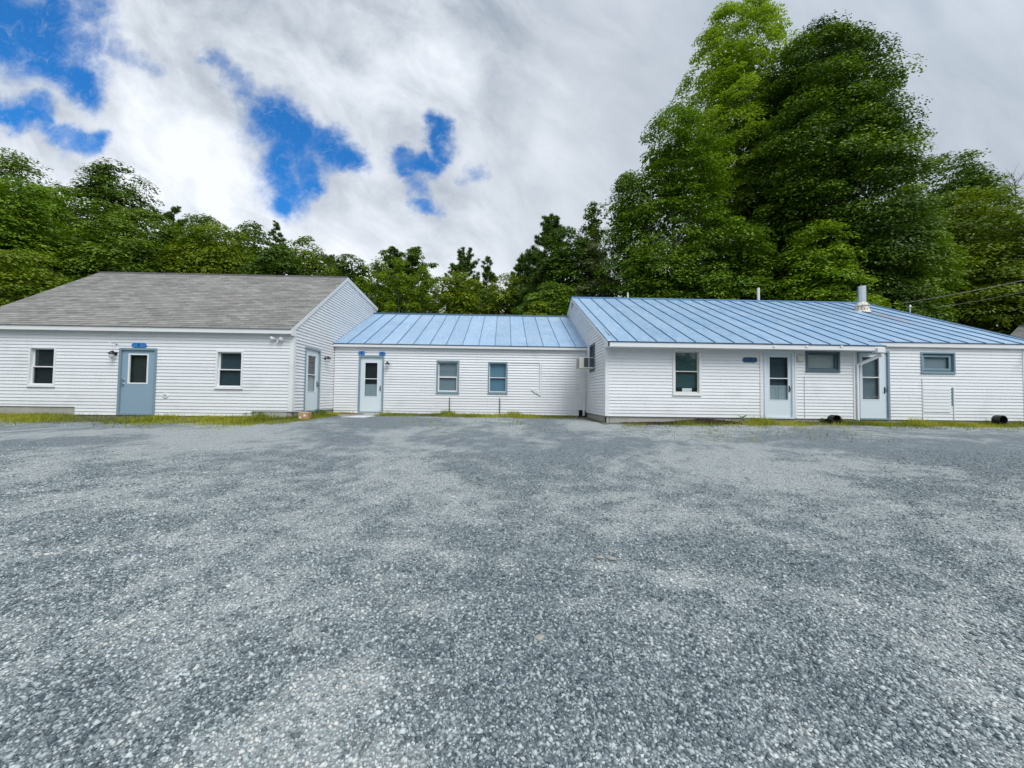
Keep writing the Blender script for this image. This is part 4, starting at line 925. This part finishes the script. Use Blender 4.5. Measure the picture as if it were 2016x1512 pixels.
def bark(name, a, b):
    m, nt, p = pmat(name, a, .9, spec=.2); v = objvec(nt)
    n = nt.noise(nt.n('ShaderNodeVectorMath', _operation='MULTIPLY', i0=v, i1=(6, 6, 1.3)).outputs[0], 2.0, 5)
    nt.set(p, 'Base Color', nt.mix(n, rgb(*a), rgb(*b))); nt.set(p, 'Normal', nt.n('ShaderNodeBump', Strength=.6, Distance=.03, Height=n).outputs[0]); return m
BARK = {'dark': bark('dark_bark', (.03, .025, .018), (.09, .075, .06)), 'birch': bark('birch_bark', (.16, .15, .13), (.50, .48, .44)), 'grey': bark('grey_bark', (.07, .065, .055), (.17, .155, .135))}

def quads(c, d, n, L, W):
    """leaf shaped quads: c centres, d tip direction, n normal"""
    d = d/np.linalg.norm(d, axis=1, keepdims=True); w = np.cross(n, d); w /= np.linalg.norm(w, axis=1, keepdims=True)+1e-9
    L = np.asarray(L)[:, None]; W = np.asarray(W)[:, None]
    v = np.stack([c-d*L*.5, c+w*W*.5-d*L*.05, c+d*L*.5, c-w*W*.5-d*L*.05], 1)
    return v.reshape(-1, 3)
def leafmesh(name, V, T, mat, parent, kind=None):
    f = np.arange(len(V)).reshape(-1, 4)
    return raw_mesh(name, V, f, mat, parent=parent, tint=T, kind=kind)
def unit(a): return a/(np.linalg.norm(a, axis=1, keepdims=True)+1e-9)
def clump_leaves(r, C, A, flat, n, size, out, droop=.35, tbase=None, aspect=.62, lift=.75):
    """C clump centres, A radii, out unit outward directions; n leaves a clump on flattened drooping pads"""
    K = len(C); n = int(n*1.7); size = size*.84; idx = np.repeat(np.arange(K), n); N = len(idx)
    p = unit(r.normal(size=(N, 3))); rad = r.random(N)**.30
    p[:, 2] = np.where(r.random(N) < .72, np.abs(p[:, 2]), p[:, 2])
    o = p*rad[:, None]*A[idx][:, None]; o[:, 2] *= flat
    oh = out[idx].copy(); oh[:, 2] = 0; oh = unit(oh)
    o[:, 2] -= droop*np.einsum('ij,ij->i', o, oh)                    # pads tip down on their outer side
    c = C[idx]+o
    nn = unit(np.stack([p[:, 0]*.55, p[:, 1]*.55, np.full(N, lift)+p[:, 2]*.35], 1)+out[idx]*.25+r.normal(size=(N, 3))*.27)
    d = r.normal(size=(N, 3))*.8+oh*.7-np.array([0, 0, .45]); d -= nn*np.einsum('ij,ij->i', d, nn)[:, None]
    s = size*(.65+.7*r.random(N))
    t = (r.random(N)*.55+.22) if tbase is None else np.clip(tbase[idx]+(r.random(N)-.5)*.42, 0, 1)
    return quads(c, d, nn, s, s*aspect), t
def limb_tubes(trunk_pts, targets, r0, r, mb, start=.3, n=6, taper=.25):
    tp = np.array(trunk_pts, float)
    for T in targets:
        hz = T[2]-abs(np.hypot(*(T[:2]-tp[0, :2])))*.55; k = np.clip(hz, tp[0, 2]+(tp[-1, 2]-tp[0, 2])*start, tp[-1, 2])
        b = np.array([np.interp(k, tp[:, 2], tp[:, i]) for i in range(3)])
        f = (k-tp[0, 2])/max(.1, tp[-1, 2]-tp[0, 2]); rr = r0*(1-.75*f)*.42
        m = b+(T-b)*.5+np.array([r.normal()*.25, r.normal()*.25, .35+.06*np.linalg.norm(T-b)])
        mb.tube([b, b+(m-b)*.5+np.array([0, 0, .1]), m, T], [rr, rr*.8, rr*.5, rr*taper], n, caps=False)
SHAPES = {
 'round': lambda t: np.sqrt(np.clip(1-(2*t-1)**2, 0, 1))**.85,
 'maple': lambda t: np.where(t > .4, np.sqrt(np.clip(1-((t-.4)/.6)**2, 0, 1)), .80+.2*np.clip(t/.4, 0, 1)),
 'tall': lambda t: np.where(t > .35, np.clip(1-((t-.35)/.65)**1.7, 0, 1)**.72, .70+.3*np.clip(t/.35, 0, 1)),
 'giant': lambda t: np.where(t > .32, np.clip(1-((t-.32)/.68)**2, 0, 1)**.60, .82+.18*np.clip(t/.32, 0, 1)),
 'cone': lambda t: np.clip((1-t)**.85, 0, 1)}
TREES = 'trees rising behind the buildings'
def tree(name, label, px, py_top, half, Y, z_lo, shape='round', leaf='forest', size=.24, dens=1.0, clump=(.55, 1.1), seed=1, bark_='dark', trunk_r=.22, flat=.55, per=46, lumps=.22, visible_limbs=26, depth=1.0, droop=.35, tint=.5, lean=0.0, lower=None, inner=.5, tspread=.5):
    r = np.random.default_rng(seed); top = at(px, py_top, Y); x0 = top.x; zt = top.z; R = half/757*Y
    g = float(ground_z(x0, Y)); root = thing(name, (x0, Y, g), label, 'tree', TREES)
    H = zt-z_lo; area = 2*R*H*1.6
    K = int(dens*area/((clump[0]+clump[1])/2)**2*1.15)
    t = r.random(K*5); w = SHAPES[shape](t)+.08; t = t[r.random(len(t)) < w/w.max()][:K]; K = len(t)
    a = r.random(K)*6.283; a = np.where((np.sin(a) > .35) & (r.random(K) < .55), -a, a)        # fewer on the far side
    ph = r.random(6)*6.28
    bump = 1+lumps*(np.sin(3*a+ph[0]+5*t)+np.sin(5*a+ph[1]-9*t)+np.sin(11*t+ph[2]+a))/2.2
    rad = R*SHAPES[shape](t)*bump*np.where(r.random(K) < .78, .78+.24*r.random(K), inner+(.8-inner)*r.random(K))
    cx = x0+lean*(t-1)*H
    C = np.stack([cx+rad*np.cos(a), Y+rad*np.sin(a)*depth, z_lo+t*H*.985+r.normal(size=K)*.2], 1)
    A = clump[0]+(clump[1]-clump[0])*r.random(K)
    C[:, 2] = np.minimum(C[:, 2], zt-A*flat*.6)
    out = unit(np.stack([np.cos(a), np.sin(a), (t-.35)*1.2], 1))
    tb = np.clip(tint+(r.random(K)-.5)*tspread, .02, .98)
    A *= 1.12
    V, T = clump_leaves(r, C, A, flat, int(per*1.25), size, out, droop, tb)
    # sparse inner foliage closing the view through the crown, tinted darker for shade inside
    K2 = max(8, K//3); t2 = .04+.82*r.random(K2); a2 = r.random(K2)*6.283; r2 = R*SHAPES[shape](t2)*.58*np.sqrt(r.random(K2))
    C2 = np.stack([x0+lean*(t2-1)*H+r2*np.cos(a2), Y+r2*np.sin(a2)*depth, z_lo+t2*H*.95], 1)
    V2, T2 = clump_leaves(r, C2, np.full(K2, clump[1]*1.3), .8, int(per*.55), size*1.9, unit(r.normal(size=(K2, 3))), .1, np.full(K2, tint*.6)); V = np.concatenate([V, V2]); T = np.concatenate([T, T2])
    leafmesh('crown', V, T, LM[leaf], root)
    mb = MB(); hz = z_lo+H*.86; n = 9; pts = []
    for i in range(n):
        q = i/(n-1); z = g-.2+(hz-g+.2)*q; pts.append((x0+lean*(max(0, (z-z_lo)/H)-1)*H+.25*math.sin(2.2*q+seed), Y+.2*math.sin(3*q+seed*2), z))
    mb.tube(pts, [trunk_r*(1.25-q*1.12) if q else trunk_r*1.5 for q in np.linspace(0, 1, n)], 9)
    sel = r.choice(K, min(K, visible_limbs), replace=False); limb_tubes(pts, C[sel], trunk_r, r, mb)
    mb.build('trunk', BARK[bark_], root, smooth=True)
    return root
def pine(name, label, px, py_top, half, Y, z_lo, seed=1, dens=1.0, leaf='pine', up=.25, bark_='dark', trunk_r=.2, sparse=1.0, cone=.8):
    r = np.random.default_rng(seed); top = at(px, py_top, Y); x0 = top.x; zt = top.z; R = half/757*Y; g = float(ground_z(x0, Y))
    root = thing(name, (x0, Y, g), label, 'tree', TREES); H = zt-z_lo
    mb = MB(); pts = [(x0+.12*math.sin(z*.4+seed), Y, z) for z in np.linspace(g-.2, zt-.3, 10)]
    mb.tube(pts, [trunk_r*(1.25-1.18*q) for q in np.linspace(0, 1, 10)], 8)
    Vs, Ts = [], []; z = z_lo
    while z < zt-.2:
        q = (z-z_lo)/H; rl = R*((1-q)**cone)+.12
        for b in range(r.integers(4, 7)):
            a = r.random()*6.283
            if math.sin(a) > .5 and r.random() < .5: continue
            L = rl*(.4+.8*r.random()); el = up*(.3+r.random())-.15+.45*q
            dirv = np.array([math.cos(a), math.sin(a), math.tan(el)*.6]); b0 = np.array([x0, Y, z+r.normal()*.12])
            nseg = 4; P = [b0+dirv*L*s+np.array([0, 0, .22*L*s*s]) for s in np.linspace(0, 1, nseg)]
            mb.tube(P, [.05+.02*(1-q), .035, .025, .012], 5, caps=False)
            k = int(max(3, L*7*dens)); s = .25+.75*r.random(k)**.8
            pc = b0+dirv*L*s[:, None]; pc[:, 2] += .22*L*s*s
            side = np.array([-math.sin(a), math.cos(a), 0]); pc += side*(r.normal(size=k)*.22*L*(.35+.65*(1-s)))[:, None]
            m = 15; c = np.repeat(pc, m, 0); N = len(c)
            d = unit(r.normal(size=(N, 3))*.75+np.array([math.cos(a)*.45, math.sin(a)*.45, .55])); nn = unit(r.normal(size=(N, 3))+np.array([0, 0, .4]))
            ln = (.30+.22*r.random(N))*(.55+.45*(1-q)**.5); c = c+d*ln[:, None]*.45
            Vs.append(quads(c, d, nn, ln*1.15, ln*.17+.012)); Ts.append(np.clip(np.repeat(r.random(k)*.6+.15, m)+(r.random(N)-.5)*.3, 0, 1))
        z += .32+.2*r.random()
    leafmesh('crown', np.concatenate(Vs), np.concatenate(Ts), LM[leaf], root); mb.build('trunk', BARK[bark_], root, smooth=True)
    return root
def birch(name, label, px, py_top, half, Y, z_lo, seed=1, leaf='birch', size=.19, dens=1.0, stems=1, bark_='birch', trunk_r=.09):
    """slender pale stem with fine rising branches and a thin see-through crown"""
    r = np.random.default_rng(seed); top = at(px, py_top, Y); x0 = top.x; zt = top.z; R = half/757*Y; g = float(ground_z(x0, Y))
    root = thing(name, (x0, Y, g), label, 'tree', TREES); mb = MB(); Vs, Ts = [], []
    for s_ in range(stems):
        xs_ = x0+(s_-(stems-1)/2)*R*.9*(1 if stems > 1 else 0); zt_ = zt-(abs(s_-(stems-1)/2)*.8 if stems > 1 else 0)
        pts = [(xs_+.3*math.sin(.25*z+seed+s_), Y+.2*math.sin(.3*z+s_), z) for z in np.linspace(g-.2, zt_-.2, 12)]
        mb.tube(pts, [trunk_r*(1.2-1.1*q) for q in np.linspace(0, 1, 12)], 7); tp = np.array(pts)
        H = zt_-z_lo; nb = int(46*dens)
        for b in range(nb):
            q = (b+r.random())/nb; z = z_lo+H*q*.97; a = r.random()*6.283
            b0 = np.array([np.interp(z, tp[:, 2], tp[:, i]) for i in range(3)]); L = R*(SHAPES['tall'](np.array([q]))[0])*(.55+.6*r.random())
            P = [b0+np.array([math.cos(a)*L*s, math.sin(a)*L*s, L*.75*s-.25*L*s*s]) for s in (0, .35, .7, 1)]
            mb.tube(P, [.022, .016, .01, .005], 4, caps=False)
            k = max(2, int(L*4.0)); s = .25+.85*r.random(k)
            C = b0+np.stack([math.cos(a)*L*s, math.sin(a)*L*s, L*.75*s-.25*L*s*s], 1)+r.normal(size=(k, 3))*.16
            V, T = clump_leaves(r, C, .28+.22*r.random(k), .8, 22, size, unit(np.tile([[math.cos(a), math.sin(a), .4]], (k, 1))+r.normal(size=(k, 3))*.3), .2, np.clip(.5+(r.random(k)-.5)*.6, 0, 1)); Vs.append(V); Ts.append(T)
    leafmesh('crown', np.concatenate(Vs), np.concatenate(Ts), LM[leaf], root); mb.build('trunk', BARK[bark_], root, smooth=True)
    return root
def bare_tree(px, py_top, half, Y, seed):
    r = np.random.default_rng(seed); top = at(px, py_top, Y); g = float(ground_z(top.x, Y)); R = half/757*Y
    root = thing('bare_tree', (top.x, Y, g), 'leafless grey twiggy tree at the far right edge', 'tree', TREES); mb = MB(); tw = MB()
    mb.tube([(top.x, Y, g-.2), (top.x+.1, Y, top.z*.5), (top.x, Y, top.z-.5)], [.2, .14, .03], 7)
    for i in range(60):
        z = top.z*(.5+.48*r.random()); a = r.random()*6.283; L = R*(.4+.7*r.random()); d = Vector((math.cos(a), math.sin(a)*.6, .8+.4*r.random())); b = Vector((top.x, Y, z))
        e = b+d*L*.6; mb.tube([b, b.lerp(e, .5)+Vector((0, 0, .1)), e], [.035, .022, .012], 4, caps=False)
        for j in range(9):
            s = b.lerp(e, .3+.7*r.random()); q = s+(d+Vector(r.normal(size=3))*.8)*L*.28; tw.tube([s, q], [.012, .005], 3, caps=False)
    mb.build('trunk', BARK['grey'], root); tw.build('twigs', BARK['grey'], root)

# left wood, from the near edge back
tree('bright_maple', 'bright green layered maple at the left edge above the shingled roof', 45, 358, 90, 27, 3.5, 'maple', 'lime', .22, 1.1, (.45, 1.0), 11, per=60, tint=.42, tspread=.9)
tree('olive_tree', 'low yellow-green tree at the left edge by the roof slope', 50, 500, 85, 23, 1.5, 'round', 'olive', .21, 1.0, (.4, .8), 12, tint=.4)
tree('forest_tree', 'tall dark tree with ragged top behind the bright maple', 40, 312, 95, 36, 6, 'round', 'forest', .28, 1.0, (.7, 1.3), 13)
tree('white_pine', 'tallest ragged pine of the left wood with spiky top', 228, 305, 92, 37, 5, 'tall', 'forest', .24, 1.0, (.45, 1.2), 14, flat=.34, lumps=.45, tint=.36, tspread=.8, per=52)
tree('forest_tree', 'mid green tree between the bright maple and the tall left pine', 140, 378, 80, 32, 3.5, 'round', 'lime', .26, 1.0, (.55, 1.1), 15, tint=.3)
tree('grey_stem_tree', 'green tree with slanting pale stems above the shingled roof', 235, 435, 85, 30, 3.0, 'round', 'forest', .25, .95, (.5, 1.0), 16, bark_='birch', trunk_r=.13, visible_limbs=40, tint=.65)
pine('white_pine', 'small pine tip right of the tall left pine', 345, 402, 60, 40, 5, 17, 2.2)
tree('forest_tree', 'dense green tree above the left part of the roof ridge', 300, 415, 70, 34, 3, 'round', 'forest', .26, 1.0, (.55, 1.1), 18, tint=.7)
tree('forest_tree', 'dark rounded tree on the skyline left of the yellow-green crown', 405, 425, 62, 41, 5, 'round', 'forest', .30, 1.0, (.7, 1.2), 19, tint=.5)
tree('olive_tree', 'broad yellow-green rounded tree above the middle of the roof ridge', 425, 450, 85, 34, 3, 'round', 'olive', .25, 1.1, (.5, 1.1), 20, tint=.42, tspread=.8)
tree('forest_tree', 'dark green tree behind the yellow-green crown', 495, 447, 60, 42, 4, 'round', 'forest', .32, 1.0, (.7, 1.2), 21, tint=.4)
pine('spruce', 'dark pointed spruce above the right part of the ridge', 545, 437, 58, 40, 4, 22, 2.2, up=.1, cone=.9)
tree('forest_tree', 'rounded green tree with olive edge above the gable peak', 610, 470, 56, 37, 3, 'round', 'olive', .26, 1.1, (.5, 1.1), 23, tint=.28, tspread=.8)
tree('forest_tree', 'dark low tree behind the gable peak', 690, 497, 48, 42, 3, 'round', 'forest', .30, 1.0, (.6, 1.1), 24, tint=.4)
pine('white_pine', 'dark pine filling behind the gable shoulder', 655, 500, 70, 44, 3, 25, 2.0)
tree('forest_tree', 'dark tree low behind the shingled ridge', 560, 490, 70, 33, 2, 'round', 'forest', .26, 1.0, (.55, 1.0), 26, tint=.3)
# middle
birch('aspen', 'taller dark green aspen pair behind the pale birches', 800, 478, 52, 42, 6, 31, 'forest', .28, 1.9, stems=2, trunk_r=.12)
birch('birch', 'leftmost slender birch with pale trunk behind the low roof', 745, 512, 45, 34, 2.5, 32, dens=1.9, trunk_r=.12)
birch('birch', 'second slender birch with pale trunk behind the low roof', 790, 508, 46, 33, 2.5, 33, dens=1.9, trunk_r=.12)
birch('birch', 'third slender birch with pale trunk behind the low roof', 842, 526, 46, 33.5, 2.5, 34, dens=1.9, trunk_r=.12)
birch('birch', 'short thin birch beside the white gable end', 712, 545, 34, 32, 2.0, 35, dens=2.0)
tree('olive_tree', 'yellow-green rounded tree behind the middle of the low roof', 900, 535, 54, 36, 1.5, 'round', 'olive', .24, 1.0, (.5, 1.0), 36, tint=.55, tspread=.8)
pine('white_pine', 'flat topped pine on the low skyline left of the thin spruce', 912, 501, 58, 46, 4, 37, 2.2, up=.5, cone=.5)
pine('spruce', 'thin dark spruce on the low skyline', 960, 505, 48, 44, 3, 38, 2.2, up=.05, cone=.75)
tree('olive_tree', 'light green bushy tree right of the thin spruce', 1000, 543, 54, 36, 1.0, 'round', 'olive', .24, 1.0, (.5, 1.0), 39, tint=.5, tspread=.8)
pine('white_pine', 'big dark pine left of the giant trees', 1085, 420, 105, 35, 3, 40, 2.6, up=.3, cone=.75)
tree('forest_tree', 'dark layered tree in front of the big dark pine', 1115, 452, 72, 32, 2, 'maple', 'maple', .25, 1.05, (.5, 1.0), 41, tint=.4)
pine('white_pine', 'lower dark pine beside the light bushy tree', 1030, 500, 70, 38, 2, 42, 2.2)
tree('pale_tree', 'pale silvery green tree left of the giant trees', 1165, 475, 55, 30, 1.5, 'tall', 'pale', .20, .8, (.4, .8), 43, tint=.35, bark_='grey')
birch('birch', 'thin leaning birch top over the pale tree', 1175, 402, 52, 33, 8, 44, 'forest', .24, 1.0, bark_='grey')
tree('shrub', 'green shrub mass left of the metal roof gable', 1085, 560, 65, 27, .6, 'round', 'maple', .21, 1.0, (.4, .8), 45, tint=.6)
tree('shrub', 'yellow flowering shrub behind the end of the low roof', 1060, 598, 38, 25, .5, 'round', 'olive', .17, 1.0, (.3, .6), 46, tint=.7, trunk_r=.06)
tree('forest_tree', 'dark tree low behind the middle roof end', 950, 575, 55, 40, 1, 'round', 'forest', .28, 1.0, (.6, 1.0), 47, tint=.3)
# giants on the right
tree('ash_tree', 'airy light green ash, tallest tree of all', 1445, 14, 128, 31, 5, 'maple', 'ash', .22, .85, (.45, .95), 51, per=48, bark_='grey', trunk_r=.32, droop=.6, flat=.7, visible_limbs=60, tint=.5, inner=.3)
tree('white_trunk_tree', 'mid green tree with white trunk left of the giant maple', 1325, 215, 108, 28, 3, 'maple', 'lime', .20, .95, (.45, 1.0), 52, per=52, bark_='birch', trunk_r=.20, visible_limbs=60, tint=.26, inner=.35, tspread=.7)
tree('white_trunk_tree', 'rounded green tree at the left foot of the giant trees', 1240, 345, 58, 27.5, 2, 'maple', 'lime', .20, 1.0, (.45, .9), 58, per=46, bark_='birch', trunk_r=.16, visible_limbs=40, tint=.18, tspread=.7)
tree('giant_maple', 'giant dark green maple towering over the metal roof', 1603, 62, 160, 27, 3.2, 'giant', 'maple', .20, 1.7, (.6, 1.4), 53, per=110, inner=.2, trunk_r=.45, visible_limbs=70, lumps=.2, tint=.40, tspread=1.0, droop=.25)
tree('young_maple', 'sunny light green young maple in front of the giant', 1605, 452, 82, 22.5, 2.2, 'round', 'lime', .19, .85, (.4, .85), 54, per=50, tint=.55, trunk_r=.12, lumps=.3)
tree('forest_tree', 'dark maple behind at the right skyline', 1868, 305, 80, 36, 5, 'round', 'maple', .29, 1.0, (.65, 1.2), 55, tint=.45)
tree('lit_maple', 'olive green layered maple right of the giant', 1885, 372, 118, 27.5, 2.2, 'maple', 'olive', .225, 1.05, (.5, 1.15), 56, per=56, tint=.30, tspread=.9, trunk_r=.3, lumps=.2)
tree('lit_maple', 'green maple at the right edge of the picture', 2012, 450, 95, 25.5, 1.5, 'maple', 'olive', .21, 1.0, (.5, 1.0), 57, per=54, tint=.22, tspread=.9, trunk_r=.22)
tree('understory_tree', 'dark green low tree behind the metal flue', 1740, 415, 95, 26, 1.5, 'round', 'maple', .22, 1.0, (.5, .95), 59, tint=.75, trunk_r=.15)
tree('understory_tree', 'dark leafy tree low behind the white vent pipes', 1420, 440, 100, 25, 1.5, 'round', 'maple', .21, .9, (.45, .9), 60, tint=.7, trunk_r=.14)
tree('understory_tree', 'low leafy tree behind the left end of the metal roof', 1290, 480, 80, 25.5, 1.0, 'round', 'maple', .21, .95, (.45, .9), 61, tint=.65, trunk_r=.12)
bare_tree(1998, 345, 45, 42, 62)
# the thick understory that closes the view between the trunks
def understory():
    r = np.random.default_rng(70); K = 4200
    x = -48+100*r.random(K); y = np.where(r.random(K) < .5, 29+5*r.random(K), 42+14*r.random(K)); g = ground_z(x, y)
    h = np.where(y < 36, 3.2+1.2*np.sin(x*.6)+np.sin(x*1.7), 6.5+1.5*np.sin(x*.4)); z = g+h*r.random(K)**.8
    C = np.stack([x, y, z], 1); A = .6+.7*r.random(K); out = unit(np.stack([r.normal(size=K)*.3, -np.ones(K), .3*np.ones(K)], 1))
    V, T = clump_leaves(r, C, A, .6, 34, .30, out, .3, .2+.4*r.random(K)); o = leafmesh('understory', V, T, LM['forest'], None, 'stuff')
    tag(o, 'dense dark brush under the wood behind the buildings', 'brush')
understory()

def far_wood():
    r = np.random.default_rng(71); K = 5200; a = math.pi*(1.02+.96*r.random(K)); d = 55+22*r.random(K); x, y = d*np.cos(a), d*np.sin(a)
    h = 11+3*np.sin(a*9)+3*np.sin(a*23+1)+2*np.sin(a*51); z = h*r.random(K)**.75
    C = np.stack([x, y, z], 1); V, T = clump_leaves(r, C, 1.6+1.6*r.random(K), 0.7, 44, .85, unit(-C*np.array([1, 1, 0])+.01), .2, .2+.5*r.random(K)); o = leafmesh('far_wood', V, T, LM['forest'], None, 'stuff')
    tag(o, 'wood across the road that the window panes mirror', 'wood')
far_wood()

# ------------------------------------------------------------------ grass along the walls, plants
def grass():
    r = np.random.default_rng(80); P = []
    def strip(x0, x1, y0, y1, n, bare=None):
        x = x0+(x1-x0)*r.random(n); f = r.random(n); y = y0+(y1-y0)*f
        pat = .5+.30*np.sin(x*2.3+y*1.7)+.25*np.sin(x*5.1-y*3.3)+.2*np.sin(x*.9+2)
        edge = np.clip((y-y0)/(.45*(y1-y0)), 0, 1)
        k = r.random(n) < np.clip(pat, .12, 1)*edge**.8
        if bare is not None: k &= ~bare(x, y, r.random(n))
        P.append(np.stack([x[k], y[k]], 1))
    strip(-18, -6.6, 10.1, 12.16, 60000, lambda x, y, q: (x > -13.2) & (x < -10.5) & (y > 11.2) & (q < .8))
    strip(-6.6, -5.75, 11.0, 15.05, 13000); strip(-6.6, -6.0, 10.4, 12.5, 5000)
    strip(-4.5, 2.7, 13.55, 15.08, 30000, lambda x, y, q: (x > 1.2) & (q < .6))
    strip(7.2, 18.5, 11.0, 12.16, 42000); strip(3.6, 7.3, 11.0, 11.9, 3500)
    strip(3, 9, 8.2, 10.4, 900); strip(-3, 2, 9, 12, 600)
    strip(-18, -6.6, 9.3, 10.6, 2600); strip(-4.5, 2.7, 13.0, 13.8, 1500); strip(7.2, 18.5, 10.3, 11.2, 2600); strip(3.4, 7.3, 10.6, 11.4, 700)
    p = np.concatenate(P); n = len(p); z = ground_z(p[:, 0], p[:, 1])
    h = (.035+.10*r.random(n)**2.6)*(1+.9*(np.sin(p[:, 0]*3.7)*np.sin(p[:, 0]*1.3+1) > .55)); a = r.random(n)*6.283; w = .0045+.004*r.random(n)
    b = np.stack([p[:, 0], p[:, 1], z-.004], 1); s = np.stack([np.cos(a), np.sin(a), 0*a], 1); ln = r.normal(size=(n, 3))*.35; ln[:, 2] = 1
    tip = b+ln*h[:, None]; V = np.stack([b-s*w[:, None], b+s*w[:, None], tip], 1).reshape(-1, 3)
    t = np.clip(.48+.28*np.sin(p[:, 0]*1.1+p[:, 1])+.2*np.sin(p[:, 0]*4.3-p[:, 1]*2)+(r.random(n)-.5)*.7, 0, 1)
    o = raw_mesh('grass', V, np.arange(3*n).reshape(-1, 3), LM['grass'], kind='stuff', tint=t); tag(o, 'thin yellow-green grass growing along the walls', 'grass')
grass()
def weeds():
    r = np.random.default_rng(81)
    for (px, py, Y, sz, lb) in ((504, 818, 11.95, .16, 'dark green weed tuft at the end of the lowered foundation'), (630, 812, 12.9, .20, 'weed tuft against the gable wall below the side door'), (1625, 834, 11.9, .13, 'small weed beside the black arched pipe')):
        q = at(px, py, Y); g = float(ground_z(q.x, Y)); root = thing('weed', (q.x, Y, g), lb, 'plant', 'weeds by the walls')
        K = 14; C = np.stack([q.x+r.normal(size=K)*sz, Y+r.normal(size=K)*sz*.5, g+sz*(.2+.8*r.random(K))], 1)
        V, T = clump_leaves(r, C, np.full(K, sz*.45), .8, 24, .045, unit(r.normal(size=(K, 3))), .2, .3+.4*r.random(K)); leafmesh('foliage', V, T, LM['maple'], root)
        m = MB()
        for i in range(6): m.tube([(q.x+r.normal()*.02, Y, g), tuple(C[i])], [.006, .003], 4)
        m.build('stem', BARK['grey'], root)
weeds()
def hosta():
    q = at(1463, 830, 11.95); g = float(ground_z(q.x, 11.95)); r = random.Random(4)
    root = thing('leafy_plant', (q.x, 11.95, g), 'leafy green plant standing in the mulch left of the middle door', 'plant')
    m = MB(); st = MB()
    for i in range(16):
        a = 2*math.pi*i/16+r.uniform(-.2, .2); L = r.uniform(.16, .26); up = r.uniform(.35, 1.1); d = Vector((math.cos(a), math.sin(a), 0)); s = Vector((-d.y, d.x, 0))
        b = Vector((q.x, 11.95, g+.06)); pts = [b+d*L*t+Vector((0, 0, L*up*t-.45*L*t*t+.06)) for t in (.25, .5, .75, 1.0)]; wd = [.012, .034, .028, .002]
        for k in range(3): m.face([pts[k]-s*wd[k], pts[k]+s*wd[k], pts[k+1]+s*wd[k+1], pts[k+1]-s*wd[k+1]], 0, tint=r.uniform(.2, .9))
        st.tube([b-Vector((0, 0, .08)), b+d*L*.12, pts[0]], .006, 5)
    for s in (-.10, -.05): st.tube([(q.x+s-.02, 11.9, g-.01), (q.x+s+.07, 11.92, g+.12)], .010, 5)
    m.build('foliage', LM['hosta'], root); st.build('stem', BARK['birch'], root)
hosta()
def mulch():
    r = np.random.default_rng(82); n = 5200; x = 3.7+3.6*r.random(n); y = 11.45+.72*r.random(n)**.7; ridge = np.clip(1-np.abs(x-6.3)/1.1, 0, 1)*.12+.02
    z = ground_z(x, y)+ridge*r.random(n)*np.clip((y-11.5)/.4, 0, 1); k = r.random(n) < np.clip((x-3.5)/1.6, .2, 1); x, y, z = x[k], y[k], z[k]; n = len(x)
    V = quads(np.stack([x, y, z+.005], 1), r.normal(size=(n, 3))*np.array([1, 1, .3]), unit(r.normal(size=(n, 3))*.5+np.array([0, 0, 1])), .03+.05*r.random(n), .012+.02*r.random(n))
    m = leaf_mat('bark_mulch', (.025, .015, .010), (.06, .032, .022), (.19, .13, .08), .0, .95)
    o = raw_mesh('bark_mulch', V, np.arange(4*n).reshape(-1, 4), m, kind='stuff', tint=r.random(n)**1.6); tag(o, 'dark red-brown bark mulch along the foundation', 'mulch')
    xs_ = np.arange(5.1, 7.5, .06); ys_ = np.arange(11.55, 12.2, .05); X, Y = np.meshgrid(xs_, ys_); hgt = .13*np.exp(-((X-6.3)/.7)**2)*np.clip((Y-11.6)/.35, 0, 1)+.02*np.sin(X*23)*np.sin(Y*31)
    v = np.stack([X, Y, ground_z(X, Y)+hgt-.02], -1).reshape(-1, 3); i = np.arange(X.size).reshape(X.shape); f = np.stack([i[:-1, :-1], i[:-1, 1:], i[1:, 1:], i[1:, :-1]], -1).reshape(-1, 4)
    raw_mesh('mulch_mound', v, f, weathered('mulch_soil', (.05, .03, .022), .95, .4, 12, bump=.8), kind='structure', smooth=True)
mulch()
def buff_rocks():
    r = random.Random(12)
    for i, (px, py, s, lb) in enumerate(((1181, 1099, .022, 'left flat tan stone of three on the gravel'), (1203, 1088, .018, 'topmost tan stone of three on the gravel'), (1204, 1101, .024, 'right flat tan stone of three on the gravel'), (1062, 1258, .02, 'pale flat stone alone on the near gravel'))):
        rr = ray(px, py); t = 1.0
        for _ in range(30): p = Vector((0, 0, ZO))+rr*t; t += (float(ground_z(p.x, p.y))-p.z)/min(rr.z, -.05)*.8
        m = MB(); bm = bmesh.new(); bmesh.ops.create_icosphere(bm, subdivisions=2, radius=1)
        for v in bm.verts: v.co = Vector((v.co.x*s*1.5, v.co.y*s*1.1, v.co.z*s*.45))*(1+r.uniform(-.16, .16))
        me = bpy.data.meshes.new('tan_stone'); bm.to_mesh(me); bm.free(); me.materials.append(M['tan'])
        o = bpy.data.objects.new('tan_stone', me); COL.objects.link(o); o.location = (p.x, p.y, p.z+.008); o.rotation_euler = (0, 0, r.random()*6); tag(o, lb, 'stone', 'tan stones on the gravel')
M['tan'] = weathered('tan_stone', (.62, .60, .54), .85, .2, 30, bump=.4)
buff_rocks()
